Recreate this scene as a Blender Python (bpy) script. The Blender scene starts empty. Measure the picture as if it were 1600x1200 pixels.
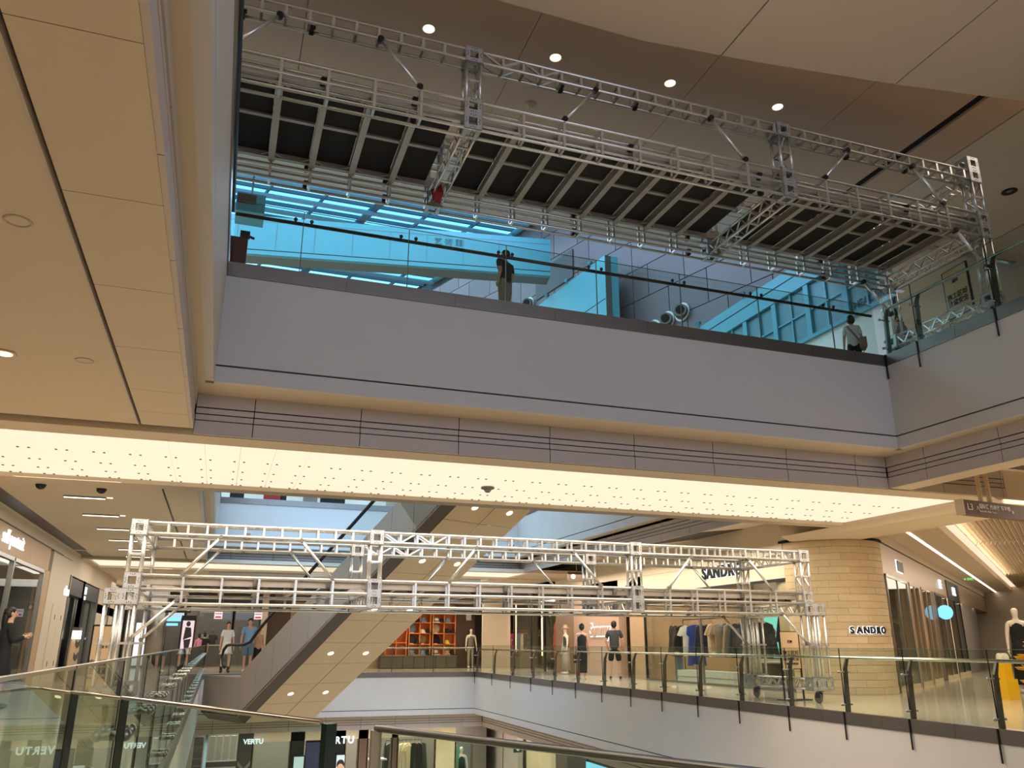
import bpy, math, random
from mathutils import Vector, Matrix
random.seed(7)
S = bpy.context.scene
COL = S.collection
PI = math.pi

# ------------------------------------------------------------------ camera, sky, exposure
FPX, PIT, ROLL, YAW, EYE = 1258.9, 0.3123, 0.0024, 0.33573, 1.12
_cy, _sy = math.cos(YAW), math.sin(YAW)
_fw = Vector((_sy*math.cos(PIT), _cy*math.cos(PIT), math.sin(PIT)))
_r0 = Vector((_cy, -_sy, 0)); _u0 = _r0.cross(_fw)
_c, _s = math.cos(ROLL), math.sin(ROLL)
_rt = _c*_r0 + _s*_u0; _up = -_s*_r0 + _c*_u0
cam_d = bpy.data.cameras.new('camera'); cam = bpy.data.objects.new('camera', cam_d); COL.objects.link(cam)
M = Matrix((( _rt.x, _up.x, -_fw.x, 0), (_rt.y, _up.y, -_fw.y, 0), (_rt.z, _up.z, -_fw.z, EYE), (0, 0, 0, 1)))
cam.matrix_world = M
cam_d.sensor_width = 36; cam_d.lens = 36*FPX/1600; cam_d.clip_start = 0.02; cam_d.clip_end = 300
S.camera = cam
S.view_settings.view_transform = 'Standard'; S.view_settings.look = 'None'
S.view_settings.exposure = 0.2; S.view_settings.gamma = 1; S.view_settings.use_curve_mapping = False
cy = S.cycles
cy.max_bounces = 8; cy.diffuse_bounces = 4; cy.glossy_bounces = 3; cy.transmission_bounces = 4; cy.transparent_max_bounces = 32
cy.caustics_reflective = False; cy.caustics_refractive = False; cy.sample_clamp_indirect = 4.0
cy.use_denoising = True

W = bpy.data.worlds.new('sky'); S.world = W; W.use_nodes = True
W.node_tree.nodes['Background'].inputs[0].default_value = (0.30, 0.67, 0.90, 1)
W.node_tree.nodes['Background'].inputs[1].default_value = 2.2

def at(px, py, ax, val):
    """world point on the plane axis=val seen at photograph pixel (px, py)"""
    d = _rt*((px-800)/FPX) + _up*((600-py)/FPX) + _fw
    c = Vector((0, 0, EYE)); t = (val-c[ax])/d[ax]
    return c + d*t
X, Y, Z = 0, 1, 2

def area(name, loc, sx, sy, power, col=(1, .84, .64), rot=(0, 0, 0), spread=None):
    l = bpy.data.lights.new(name, 'AREA'); l.shape = 'RECTANGLE'; l.size = sx; l.size_y = sy; l.energy = power; l.color = col
    if spread: l.spread = spread
    o = bpy.data.objects.new(name, l); COL.objects.link(o); o.location = loc; o.rotation_euler = rot
    return o
WARM = (1, .87, .70); NEUT = (1, .93, .84)
LK = 2.2
# rows of ceiling lamps of the corridors (L2, L3, L4) and of the shops; added fills among them
area('corridor_lamps_left', (-2.6, 24, 3.72), 1.6, 26, 330, NEUT)
area('corridor_lamps_near_left', (-2.6, 4, 3.70), 2.4, 11, 128, WARM)
area('corridor_lamps_right', (12.3, 24, 3.62), 1.6, 14, 420, WARM)
area('corridor_lamps_right_near', (15.0, 9, 3.7), 3.0, 8, 350, WARM)
area('corridor_lamps_far', (3, 41.5, 3.6), 20, 4, 330, NEUT)
area('corridor_lamps_upper_right', (12.6, 6, 9.9), 1.6, 10, 110, WARM)
area('corridor_lamps_upper_left', (-2.6, 3, 9.3), 2.4, 10, 60, WARM)
area('corridor_lamps_lower', (5, 36.5, -2.4), 20, 3, 430, NEUT)
area('corridor_lamps_lower_right', (12.6, 22, -2.4), 2, 24, 480, NEUT)
area('corridor_lamps_lower_left', (-2.6, 20, -2.4), 3, 26, 380, NEUT)
area('near_hall_fill', (5, -3.5, 3.5), 9, 3, 260, WARM)  # unseen warm fill added behind the camera, no fitting there
area('hall_lamps_far_upper', (2, 33.5, 9.2), 12, 3, 200, NEUT)
area('luminous_ceiling_glow', (4.4, 13.3, 3.70), 17, 3.2, 720, (1, .89, .74))
area('luminous_ceiling_glow_far', (3.5, 31.2, 3.66), 14, 2.6, 60, (1, .92, .80))
_co = Vector((15.75, 16.59, 0)); _cu = Vector((.797, .604, 0)); _cn = Vector((.604, -.797, 0))
area('corridor_lamps_angled', _co+_cu*11+_cn*3.2+Vector((0, 0, 3.7)), 20, 3, 520, WARM, (0, 0, math.atan2(.604, .797)))
_cl = area('corridor_cove_lamps', _co+_cu*10+_cn*1.75+Vector((0, 0, 3.85)), 20, .2, 130, WARM)
_cl.rotation_euler = (_cn*.6+Vector((0, 0, .5))).to_track_quat('-Z', 'Y').to_euler()
area('skylight_daylight', (-1, 29, 19.3), 22, 26, 5600, (.50, .72, 1))
area('rear_void_blue_fill', (5, 23.5, 5.6), 9, 8, 400, (.42, .66, 1), (math.radians(48), 0, 0), math.radians(80))  # blue light added in the open void, aimed to tint the far fascia
area('cool_fill_behind', (5, -5.6, 6.7), 11, 6.4, 560, (.44, .64, 1), (PI/2, 0, 0))  # unseen cool fill added for a skylight inferred behind the camera

# ------------------------------------------------------------------ materials
def lin(c):
    return tuple(((v/255)/12.92 if v <= 10.31 else ((v/255+.055)/1.055)**2.4) for v in c)
MATS = {}
def mat(name, rgb, rough=.6, metal=0, var=.06, scale=3.0, bump=0, spec=.5):
    m = bpy.data.materials.new(name); m.use_nodes = True
    nt = m.node_tree; b = nt.nodes['Principled BSDF']
    c = lin(rgb)
    tc = nt.nodes.new('ShaderNodeTexCoord'); n = nt.nodes.new('ShaderNodeTexNoise')
    n.inputs['Scale'].default_value = scale; n.inputs['Detail'].default_value = 4
    nt.links.new(tc.outputs['Object'], n.inputs['Vector'])
    mx = nt.nodes.new('ShaderNodeMix'); mx.data_type = 'RGBA'
    mx.inputs[6].default_value = (*[v*(1-var) for v in c], 1); mx.inputs[7].default_value = (*[min(1, v*(1+var)) for v in c], 1)
    nt.links.new(n.outputs['Fac'], mx.inputs[0]); nt.links.new(mx.outputs[2], b.inputs['Base Color'])
    b.inputs['Roughness'].default_value = rough; b.inputs['Metallic'].default_value = metal
    b.inputs['Specular IOR Level'].default_value = spec
    if bump:
        bp = nt.nodes.new('ShaderNodeBump'); bp.inputs['Strength'].default_value = bump; bp.inputs['Distance'].default_value = .01
        n2 = nt.nodes.new('ShaderNodeTexNoise'); n2.inputs['Scale'].default_value = scale*14
        nt.links.new(tc.outputs['Object'], n2.inputs['Vector']); nt.links.new(n2.outputs['Fac'], bp.inputs['Height']); nt.links.new(bp.outputs['Normal'], b.inputs['Normal'])
    MATS[name] = m; return m
def emit(name, rgb, st):
    m = bpy.data.materials.new(name); m.use_nodes = True; nt = m.node_tree; b = nt.nodes['Principled BSDF']
    b.inputs['Base Color'].default_value = (.02, .02, .02, 1); b.inputs['Emission Color'].default_value = (*lin(rgb), 1); b.inputs['Emission Strength'].default_value = st
    MATS[name] = m; return m
def glass(name, tint, refl=1.0, rough=0.0, base=.04):
    m = bpy.data.materials.new(name); m.use_nodes = True; nt = m.node_tree
    for n in list(nt.nodes):
        if n.type != 'OUTPUT_MATERIAL': nt.nodes.remove(n)
    out = nt.nodes['Material Output']
    t = nt.nodes.new('ShaderNodeBsdfTransparent'); t.inputs[0].default_value = (*tint, 1)
    g = nt.nodes.new('ShaderNodeBsdfGlossy'); g.inputs['Roughness'].default_value = rough; g.inputs[0].default_value = (.9, .95, .93, 1)
    fr = nt.nodes.new('ShaderNodeFresnel'); fr.inputs[0].default_value = 1.5
    mu = nt.nodes.new('ShaderNodeMath'); mu.operation = 'MULTIPLY'; mu.inputs[1].default_value = refl; mu.use_clamp = True
    mx = nt.nodes.new('ShaderNodeMixShader')
    nt.links.new(fr.outputs[0], mu.inputs[0]); ge = nt.nodes.new('ShaderNodeNewGeometry'); m2 = nt.nodes.new('ShaderNodeMath'); m2.operation = 'SUBTRACT'; m2.inputs[0].default_value = 1; nt.links.new(ge.outputs['Backfacing'], m2.inputs[1])
    m3 = nt.nodes.new('ShaderNodeMath'); m3.operation = 'MULTIPLY'; nt.links.new(mu.outputs[0], m3.inputs[0]); nt.links.new(m2.outputs[0], m3.inputs[1]); nt.links.new(m3.outputs[0], mx.inputs[0])
    nt.links.new(t.outputs[0], mx.inputs[1]); nt.links.new(g.outputs[0], mx.inputs[2]); nt.links.new(mx.outputs[0], out.inputs[0])
    MATS[name] = m; return m

PAINT = mat('beige_paint', (214, 199, 176), .7, var=.03, scale=1)
SOFFIT = mat('soffit_board', (204, 188, 165), .65, var=.03, scale=.8)
CEILDK = mat('upper_ceiling_board', (208, 176, 150), .75, var=.03, scale=.8)
FASCIA = mat('fascia_plaster', (200, 195, 190), .6, var=.04, scale=1.2)
CORN = mat('cornice_board', (190, 178, 170), .55, var=.05, scale=1)
KERB = mat('stainless_kerb', (128, 122, 116), .32, .85, var=.1, scale=2)
DARK = mat('dark_gap', (16, 14, 13), .9)
BLACK = mat('black_metal', (22, 21, 21), .4, .3)
STEEL = mat('brushed_steel', (150, 148, 142), .3, .9)
CHROME = mat('polished_rail', (215, 208, 195), .16, 1)
POSTM = mat('post_steel', (90, 84, 76), .35, .8)
ALU = mat('scaffold_aluminium', (218, 214, 206), .27, .74, var=.06, scale=6)
ALUB = mat('joint_block_aluminium', (196, 194, 190), .42, .7, var=.08, scale=8)
CLAMPM = mat('dark_clamp', (40, 37, 34), .5, .5)
DECK = mat('deck_board', (38, 33, 30), .8, var=.15, scale=3)
JOIST = mat('joist_aluminium', (186, 172, 156), .45, .55, var=.12, scale=5)
GLASSB = glass('balustrade_glass', (.86, .91, .88), 1.0)
GLASSN = glass('near_balustrade_glass', (.80, .86, .81), 1.0)
GLASSS = glass('shop_glass', (.90, .92, .90), .8)
GREEN = mat('glass_edge_green', (8, 38, 30), .15, spec=.8)
LUM = emit('luminous_panel', (255, 234, 203), .92)
LUMF = emit('luminous_panel_far', (255, 236, 208), .93)
WHITEL = emit('white_lamp', (255, 246, 232), 3.2)
WARML = emit('warm_lamp', (255, 226, 178), 2.6)
SIGNW = emit('lit_sign_white', (236, 246, 250), 1.3)
SIGNB = emit('lit_sign_blue', (120, 200, 240), 1.4)
STONE = mat('travertine', (203, 180, 142), .6, var=.12, scale=2.2, bump=.3); STONE2 = mat('travertine_light', (207, 185, 147), .6, var=.12, scale=3, bump=.4); STONE3 = mat('travertine_dark', (198, 175, 137), .6, var=.14, scale=2.6, bump=.4)
FLOORM = mat('polished_floor', (205, 190, 165), .12, var=.05, scale=1.5, spec=.6)
ESC = mat('escalator_cladding', (154, 134, 114), .5, .15, var=.05)
ESCS = mat('escalator_soffit', (196, 172, 136), .5, var=.05)
ESCB = mat('escalator_bevel', (84, 72, 62), .5, .1)
BROWN = mat('brown_panel', (92, 72, 58), .5)
WOOD = mat('pale_wood', (188, 155, 118), .55, var=.1, scale=5)
GREY = mat('grey_panel', (120, 114, 108), .55)
DGREY = mat('charcoal_panel', (52, 49, 47), .45)
WHITE = mat('white_paint', (232, 228, 220), .55)
RUBBER = mat('handrail_rubber', (18, 17, 17), .45)
TILE = mat('lilac_tile', (112, 96, 100), .45, var=.05)
TILE2 = mat('lilac_tile_dark', (103, 88, 92), .45, var=.05)
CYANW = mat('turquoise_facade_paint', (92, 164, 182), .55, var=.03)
IVORY = mat('mannequin_ivory', (232, 220, 200), .4)
ORANGE = mat('orange_shelf', (224, 138, 70), .5)
YELLOW = mat('yellow_lacquer', (240, 180, 20), .35)
RED = mat('red_cloth', (150, 40, 34), .8)
DRED = mat('maroon_panel', (104, 46, 50), .7)
PAPER = mat('cream_poster', (224, 190, 148), .6)
PINKP = mat('pink_poster', (236, 205, 210), .6)
INK = mat('ink', (38, 30, 26), .7)
SKINM = mat('skin', (206, 160, 132), .55)
HAIR = mat('black_hair', (20, 17, 16), .5)
def cloth(name, rgb): return mat(name, rgb, .85, var=.1, scale=12)
C_BLK = cloth('black_cloth', (24, 23, 24)); C_WHT = cloth('white_cloth', (224, 220, 210)); C_BLU = cloth('light_blue_cloth', (126, 166, 206))
C_PNK = cloth('pink_cloth', (214, 132, 160)); C_PEA = cloth('peach_cloth', (222, 168, 150)); C_GRN = cloth('dark_green_cloth', (36, 62, 58))
C_CRM = cloth('cream_cloth', (222, 200, 168)); C_NAV = cloth('navy_cloth', (34, 38, 62)); C_DEN = cloth('denim_cloth', (104, 128, 146))
C_FUC = cloth('fuchsia_cloth', (224, 40, 110)); C_GRY = cloth('grey_cloth', (120, 112, 104)); C_KHA = cloth('khaki_cloth', (150, 130, 104)); C_TAN = cloth('tan_cloth', (196, 160, 126))
C_CHA = cloth('charcoal_cloth', (60, 62, 64)); C_SIL = cloth('silver_pleats', (176, 166, 150)); C_ROY = cloth('royal_blue_cloth', (40, 66, 150)); C_MNT = cloth('mint_cloth', (92, 160, 128))
C_STL = cloth('steel_blue_cloth', (110, 136, 156)); C_YEL = cloth('mustard_cloth', (206, 186, 60))

# ------------------------------------------------------------------ mesh builder
WL = {}
def wl(o):
    v = Vector((0, 0, 0))
    while o is not None:
        v = v + o.location; o = o.parent
    return v
class MB:
    def __init__(s): s.v = []; s.f = []; s.sm = []
    def add(s, vs, fs, smooth=False):
        n = len(s.v); s.v += [Vector(p) for p in vs]; s.f += [tuple(i+n for i in q) for q in fs]; s.sm += [smooth]*len(fs); return s
    def box(s, x0, x1, y0, y1, z0, z1):
        x0, x1 = min(x0, x1), max(x0, x1); y0, y1 = min(y0, y1), max(y0, y1); z0, z1 = min(z0, z1), max(z0, z1)
        return s.add([(x0,y0,z0),(x1,y0,z0),(x1,y1,z0),(x0,y1,z0),(x0,y0,z1),(x1,y0,z1),(x1,y1,z1),(x0,y1,z1)],
              [(0,3,2,1),(4,5,6,7),(0,1,5,4),(1,2,6,5),(2,3,7,6),(3,0,4,7)])
    def obox(s, c, a, b, d):
        c, a, b, d = Vector(c), Vector(a), Vector(b), Vector(d)
        if a.cross(b).dot(d) < 0: a = -a
        return s.add([c-a-b-d, c+a-b-d, c+a+b-d, c-a+b-d, c-a-b+d, c+a-b+d, c+a+b+d, c-a+b+d],
              [(0,3,2,1),(4,5,6,7),(0,1,5,4),(1,2,6,5),(2,3,7,6),(3,0,4,7)])
    def bar(s, p, q, w, h, up=(0,0,1)):
        p, q = Vector(p), Vector(q); d = (q-p); l = d.length; d.normalize(); up = Vector(up)
        if abs(d.dot(up)) > .99: up = Vector((0,1,0))
        a = d.cross(up).normalized(); b = a.cross(d).normalized()
        return s.obox((p+q)/2, d*l/2, a*w/2, b*h/2)
    def tube(s, p, q, r, n=8, r2=None, caps=True):
        p, q = Vector(p), Vector(q); d = (q-p).normalized(); up = Vector((0,0,1)) if abs(d.z) < .95 else Vector((1,0,0))
        a = d.cross(up).normalized(); b = d.cross(a).normalized(); r2 = r if r2 is None else r2
        k = len(s.v); vs = []
        for i in range(n):
            t = 2*PI*i/n; o = a*math.cos(t)+b*math.sin(t); vs += [p+o*r, q+o*r2]
        s.add(vs, [(2*i, 2*((i+1) % n), 2*((i+1) % n)+1, 2*i+1) for i in range(n)], True)
        if caps:
            s.f += [tuple(k+2*i for i in range(n))[::-1], tuple(k+2*i+1 for i in range(n))]; s.sm += [False, False]
        return s
    def path(s, pts, r, n=8):
        pts = [Vector(p) for p in pts]; rings = []
        for i, p in enumerate(pts):
            d = (pts[min(i+1, len(pts)-1)]-pts[max(i-1, 0)]).normalized(); up = Vector((0,0,1)) if abs(d.z) < .95 else Vector((1,0,0))
            a = d.cross(up).normalized(); b = d.cross(a).normalized()
            rings.append([p+(a*math.cos(2*PI*k/n)+b*math.sin(2*PI*k/n))*r for k in range(n)])
        vs = [v for g in rings for v in g]; fs = []
        for i in range(len(pts)-1):
            for k in range(n): fs.append((i*n+k, i*n+(k+1) % n, (i+1)*n+(k+1) % n, (i+1)*n+k))
        s.add(vs, fs, True); k = len(s.v)-len(vs)
        s.f += [tuple(k+i for i in range(n))[::-1], tuple(k+(len(pts)-1)*n+i for i in range(n))]; s.sm += [False, False]
        return s
    def prism(s, pts, vec):
        pts = [Vector(p) for p in pts]; vec = Vector(vec); n = len(pts)
        nv = Vector((0,0,0))
        for i in range(n):
            nv += pts[i].cross(pts[(i+1) % n])
        if nv.dot(vec) > 0: pts = pts[::-1]
        return s.add(pts+[p+vec for p in pts], [tuple(range(n)), tuple(range(2*n-1, n-1, -1))]+[(i, i+n, (i+1) % n+n, (i+1) % n) for i in range(n)])
    def lathe(s, prof, c, n=16, sx=1, sy=1):
        c = Vector(c); vs = []; m = len(prof)
        for i in range(n):
            t = 2*PI*i/n
            for r, z in prof: vs.append(c+Vector((r*math.cos(t)*sx, r*math.sin(t)*sy, z)))
        fs = [(i*m+j, ((i+1) % n)*m+j, ((i+1) % n)*m+j+1, i*m+j+1) for i in range(n) for j in range(m-1)]
        return s.add(vs, fs, True)
    def ball(s, c, r, nu=12, nv=8, t0=0, t1=PI):
        c = Vector(c); rx, ry, rz = (r, r, r) if not isinstance(r, tuple) else r; vs = []; fs = []
        for j in range(nv+1):
            t = t0+(t1-t0)*j/nv
            for i in range(nu):
                p = 2*PI*i/nu; vs.append(c+Vector((rx*math.sin(t)*math.cos(p), ry*math.sin(t)*math.sin(p), rz*math.cos(t))))
        for j in range(nv):
            for i in range(nu): fs.append((j*nu+i, (j+1)*nu+i, (j+1)*nu+(i+1) % nu, j*nu+(i+1) % nu))
        return s.add(vs, fs, True)
    def mesh(s, name, m, off):
        me = bpy.data.meshes.new(name); me.from_pydata([v-off for v in s.v], [], s.f)
        me.polygons.foreach_set('use_smooth', s.sm)
        if m: me.materials.append(m)
        me.update(); return me
    def build(s, name, m, parent=None):
        if parent is None:
            lo = [min(v[i] for v in s.v) for i in range(3)]; hi = [max(v[i] for v in s.v) for i in range(3)]
            off = Vector(((lo[0]+hi[0])/2, (lo[1]+hi[1])/2, lo[2])); loc = off
        else: off = wl(parent); loc = Vector((0,0,0))
        o = bpy.data.objects.new(name, s.mesh(name, m, off)); COL.objects.link(o); o.location = loc
        if parent is not None: o.parent = parent
        return o
def tag(o, label=None, cat=None, group=None, kind=None):
    if label: o['label'] = label
    if cat: o['category'] = cat
    if group: o['group'] = group
    if kind: o['kind'] = kind
    return o
def thing(name, loc, label, cat, group=None, rz=0):
    o = bpy.data.objects.new(name, None); COL.objects.link(o); o.location = loc; o.rotation_euler.z = rz; o.empty_display_size = .1
    return tag(o, label, cat, group)
def sub(name, parent, loc=(0,0,0)):
    o = bpy.data.objects.new(name, None); COL.objects.link(o); o.parent = parent; o.location = loc; return o
def struct(name, mb, m, parent=None):
    o = mb.build(name, m, parent)
    if parent is None: o['kind'] = 'structure'
    return o
def dup(o, loc=None, rz=None, parent=None, label=None, group=None):
    c = o.copy(); COL.objects.link(c)
    if parent is not None: c.parent = parent; c.matrix_parent_inverse = o.matrix_parent_inverse
    if loc is not None: c.location = loc
    if rz is not None: c.rotation_euler.z = rz
    if label: c['label'] = label
    if group: c['group'] = group
    for ch in [q for q in bpy.data.objects if q.parent == o]: dup(ch, parent=c)
    return c
CACHE = {}
def inst(name, key, fn, m, parent, loc=(0,0,0), rot=None):
    """a piece that shares its mesh: fn(mb) draws it about its own origin"""
    if key not in CACHE:
        mb = MB(); fn(mb); CACHE[key] = mb.mesh(name, m, Vector((0,0,0)))
    o = bpy.data.objects.new(name, CACHE[key]); COL.objects.link(o)
    o.parent = parent; o.location = Vector(loc)-(wl(parent) if parent else Vector((0,0,0)))
    if rot: o.rotation_euler = rot
    return o
def text(s, size, m, loc, rx, rz, name='lettering', parent=None, depth=.01, align='CENTER', bold=0, sx=1, space=1):
    cu = bpy.data.curves.new(name, 'FONT'); cu.body = s; cu.size = size; cu.extrude = depth; cu.align_x = align; cu.align_y = 'CENTER'; cu.offset = bold; cu.resolution_u = 3; cu.space_character = space
    t = bpy.data.objects.new(name, cu); me = bpy.data.meshes.new_from_object(t); bpy.data.objects.remove(t); me.materials.clear(); me.materials.append(m)
    o = bpy.data.objects.new(name, me); COL.objects.link(o)
    o.rotation_euler = (rx, 0, rz); o.scale = (sx, 1, 1)
    if parent is not None: o.parent = parent; o.location = Vector(loc)-wl(parent)
    else: o.location = loc
    return o
ORD = ['first','second','third','fourth','fifth','sixth','seventh','eighth','ninth','tenth','eleventh','twelfth','thirteenth','fourteenth','fifteenth','sixteenth','seventeenth','eighteenth','nineteenth','twentieth']
# ------------------------------------------------------------------ the setting
L3, L4 = 0.0, 5.95
XL, XR, YF = -.37, 10.55, 10.4           # faces of the void
# floors
for b in ((XR+.11, 40, -6, 52), (-12, XL-.11, -6, 52), (XL-.11, XR+.11, 35.11, 52)):
    struct('floor', MB().box(*b, -.25, 0), FLOORM)
struct('floor', MB().prism([(XL, 2.2, -.25), (XL, -6, -.25), (3.77, -6, -.25)], (0, 0, .25)), FLOORM)
struct('floor', MB().box(-14, 30, -6, 52, -6.2, -5.85), FLOORM)
for b in ((XR+.11, 30, -6, 46), (-14, XL-.11, -6, 46), (XL-.11, XR+.11, YF+.11, 15.19), (XL-.11, XR+.11, 29.61, 33)):
    struct('floor', MB().box(*b, 5.55, L4-.02), FLOORM)

def fascia(name, ax, c, a0, a1, zt, s, j=1.49):
    """plaster balcony front: steel kerb, shadow groove near the foot; s points away from the void"""
    def bx(o0, o1, z0, z1):
        o0, o1 = c+s*o0, c+s*o1
        return MB().box(o0, o1, a0, a1, z0, z1) if ax == X else MB().box(a0, a1, o0, o1, z0, z1)
    o = struct(name, bx(.0, .1, zt-1.44, zt-.2), FASCIA)
    bx(.0, .1, zt-1.67, zt-1.465).build('fascia_foot', FASCIA, o)
    bx(.06, .12, zt-1.47, zt-1.43).build('shadow_groove', DARK, o)
    n = max(1, round((a1-a0)/j))
    for k in range(n):
        p0, p1 = a0+(a1-a0)*k/n+.002, a0+(a1-a0)*(k+1)/n-.002
        q0, q1 = c-s*.018, c+s*.12
        (MB().box(q0, q1, p0, p1, zt-.2, zt) if ax == X else MB().box(p0, p1, q0, q1, zt-.2, zt)).build('kerb_plate', KERB, o)
    return o
def cornice(name, ax, c, a0, a1, z0, z1, s, first, pitch=1.43, m=None):
    """board panels with three grooves, jointed every pitch"""
    o = struct(name, (MB().box(c+s*.035, c+s*.08, a0, a1, z0+.03, z1) if ax == X else MB().box(a0, a1, c+s*.035, c+s*.08, z0+.03, z1)), DARK)
    h = z1-z0; lv = [z0, z0+h*.35, z0+h*.51, z0+h*.67, z1]
    cuts = [a0]; p = first
    while p < a1-.05:
        if p > a0+.05: cuts.append(p)
        p += pitch
    cuts.append(a1)
    for i in range(len(cuts)-1):
        mb = MB()
        for k in range(4):
            p0, p1, q0, q1 = cuts[i]+.006, cuts[i+1]-.006, lv[k]+(.008 if k else 0), lv[k+1]-(.008 if k < 3 else 0)
            off = .012*(k in (1, 2))
            mb.box(c+s*off, c+s*.04, p0, p1, q0, q1) if ax == X else mb.box(p0, p1, c+s*off, c+s*.04, q0, q1)
        mb.build('cornice_panel', m or CORN, o)
    return o
# L3 fronts
fascia('wall_left', X, XL, 2.2, 35, L3, -1)
fascia('wall_far', Y, 35, XL, XR, L3, 1)
fascia('wall_right', X, XR, -6, 35, L3, 1)
# L4 fronts
fascia('wall_left', X, XL, -6, YF, L4, -1)
fascia('wall_front', Y, YF, XL, XR, L4, 1)
fascia('wall_right', X, XR, -6, YF, L4, 1)
fascia('wall_left', X, XL, 15.3, 29.5, L4, -1)
fascia('wall_right', X, XR, 15.3, 29.5, L4, 1)
fascia('wall_far', Y, 29.5, XL, XR, L4, 1)
struct('wall_bridge_rear', MB().box(-4.6, 14.9, 15.2, 15.3, 3.86, 5.5), FASCIA)
# recessed soffits behind the fronts
sof = lambda *b: struct('ceiling', MB().box(*b), SOFFIT)
sof(-.57, XL-.1, -6, 11.03, 4.28, 4.34); sof(XL-.1, XR+.1, YF+.1, 11.03, 4.28, 4.34); sof(XR+.1, 10.85, -6, 11.03, 4.28, 4.34)
sof(-.57, XL-.1, 15.3, 30.1, 4.28, 4.34); sof(XR+.1, 10.85, 15.3, 30.1, 4.28, 4.34); sof(XL-.1, XR+.1, 29.6, 30.1, 4.28, 4.34)
sof(-.95, XL-.1, 2.2, 35.6, -1.67, -1.6); sof(XL-.1, XR+.1, 35.1, 35.6, -1.67, -1.6); sof(XR+.1, 11.1, -6, 35.6, -1.67, -1.6)
# cornices
cornice('trim_1', Y, 11.03, -.57, 10.85, 3.73, 4.28, 1, .17)
cornice('trim_2', X, 10.85, -6, 11.03, 3.73, 4.28, 1, 1.6)
cornice('trim_3', X, -.57, -6, 11.03, 3.8, 4.28, -1, 1.6)
cornice('trim_4', X, -.57, 15.3, 30.1, 3.8, 4.28, -1, 16)
cornice('trim_5', X, 10.85, 15.3, 30.1, 3.73, 4.28, 1, 16.2)
cornice('trim_6', Y, 30.1, -.57, 10.85, 3.73, 4.28, 1, .17)
cornice('trim_7', Y, 35.6, -.95, 11.1, -2.22, -1.67, 1, .2)
cornice('trim_8', X, 11.1, -6, 35.6, -2.22, -1.67, 1, 5.4, 2.85)
cornice('trim_9', X, -.95, 2, 35.6, -2.22, -1.67, -1, 5.4, 2.85)
# left soffit in boards (L3 side, near and rear)
def board_row(y0, y1, cuts):
    o = struct('ceiling', MB().box(-4.6, -.66, y0, y1, 3.86, 3.95), DARK)
    cs = [y0]+[c for c in cuts if y0 < c < y1]+[y1]
    for i in range(len(cs)-1): MB().box(-1.195, -.612, cs[i]+.004, cs[i+1]-.004, 3.8, 3.86).build('ceiling_board', SOFFIT, o)
    MB().box(-4.6, -1.24, y0, y1, 3.8, 3.86).build('ceiling_board', SOFFIT, o)
    MB().box(-1.24, -1.225, y0, y1, 3.79, 3.86).build('gap_trim', CORN, o)
board_row(-6, 11.03, [-2.4, -.9, .58, 2.05, 3.51, 5.07, 6.53, 7.99, 9.42, 10.35])
board_row(15.3, 29.4, [])
# right soffits
struct('ceiling', MB().box(10.895, 11.32, -6, 11.02, 3.73, 3.8), SOFFIT)
struct('wall_right', MB().box(11.26, 11.32, -6, 11.03, 3.8, 4.3), PAINT)
struct('ceiling', MB().box(11.32, 30, -6, 11.03, 4.25, 4.32), PAINT)
cornice('trim_10', Y, 11.03, 11.32, 13.6, 3.73, 4.25, 1, 12.1)
struct('wall_right', MB().box(13.6, 30, 11.03, 11.1, 3.73, 4.3), PAINT)
struct('ceiling', MB().box(10.85, 30, 15.3, 46, 4.2, 4.27), PAINT)
v = MB()
v.prism([(11.75, 21.9, 4.185), (12.9, 23.6, 4.185), (14.6, 18.7, 4.185), (14.1, 18.5, 4.185)], (0, 0, .02))
tag(v.build('linear_air_vent', DGREY), 'dark linear air vent in ceiling in front of round stone pillar shop', 'vent')
vt = thing('louvre_air_vent', (12.9, 10.3, 4.2), 'dark louvred air vent in ceiling above hanging brown sign', 'vent')
MB().box(12.1, 14.6, 9.6, 10.8, 4.235, 4.25).build('vent_recess', DARK, vt)
for k in range(12): inst('vent_slat', 'ventslat', lambda m: m.box(-1.25, 1.25, -.02, .02, -.02, .01), GREY, vt, (13.35, 9.65+.1*k, 4.235))
# luminous ceilings of the two bridges
def luminous(y0, y1, ya, yb, x0, x1, pitch, m, z=3.73, xs=-4.6, xe=14.9):
    struct('ceiling', MB().box(xs, xe, ya+.085, y0, z, z+.12), SOFFIT)
    struct('ceiling', MB().box(xs, xe, y1, yb, z-.02, z+.12), SOFFIT)
    struct('ceiling', MB().box(x1, xe, y0, y1, z, z+.12), SOFFIT)
    struct('ceiling', MB().box(xs, x0, y0, y1, z, z+.12), SOFFIT)
    o = struct('ceiling', MB().box(x0, x1, y0, y1, z+.1, z+.14), WHITE)
    n = round((x1-x0)/pitch); p = (x1-x0)/n; d = MB()
    for k in range(n):
        inst('luminous_panel', ('lum', y0), lambda q: q.box(-p/2+.006, p/2-.006, y0+.004, y1-.004, 0, .015), m, o, (x0+p*(k+.5), 0, z+.05))
        if k:
            for yy in (y0+.07, y0+(y1-y0)*.38, y0+(y1-y0)*.62, y0+(y1-y0)*.82, y1-.07):
                for e in (-.07, .07): d.box(x0+p*k+e-.016, x0+p*k+e+.016, yy-.02, yy+.02, z+.042, z+.05)
    if m is LUM: tag(d.build('panel_fixing', DGREY, o), kind='stuff')
    return o
luminous(11.6, 14.95, 11.03, 15.32, -4.35, 13.25, .485, LUM)
luminous(29.9, 32.6, 30.1-.6, 33.2, -4.2, 11.2, 1.2, LUMF, 3.72)
MB_ = MB(); MB_.path([(13.3, y, 3.70) for y in (11.2, 15.2)], .1, 10)
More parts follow.
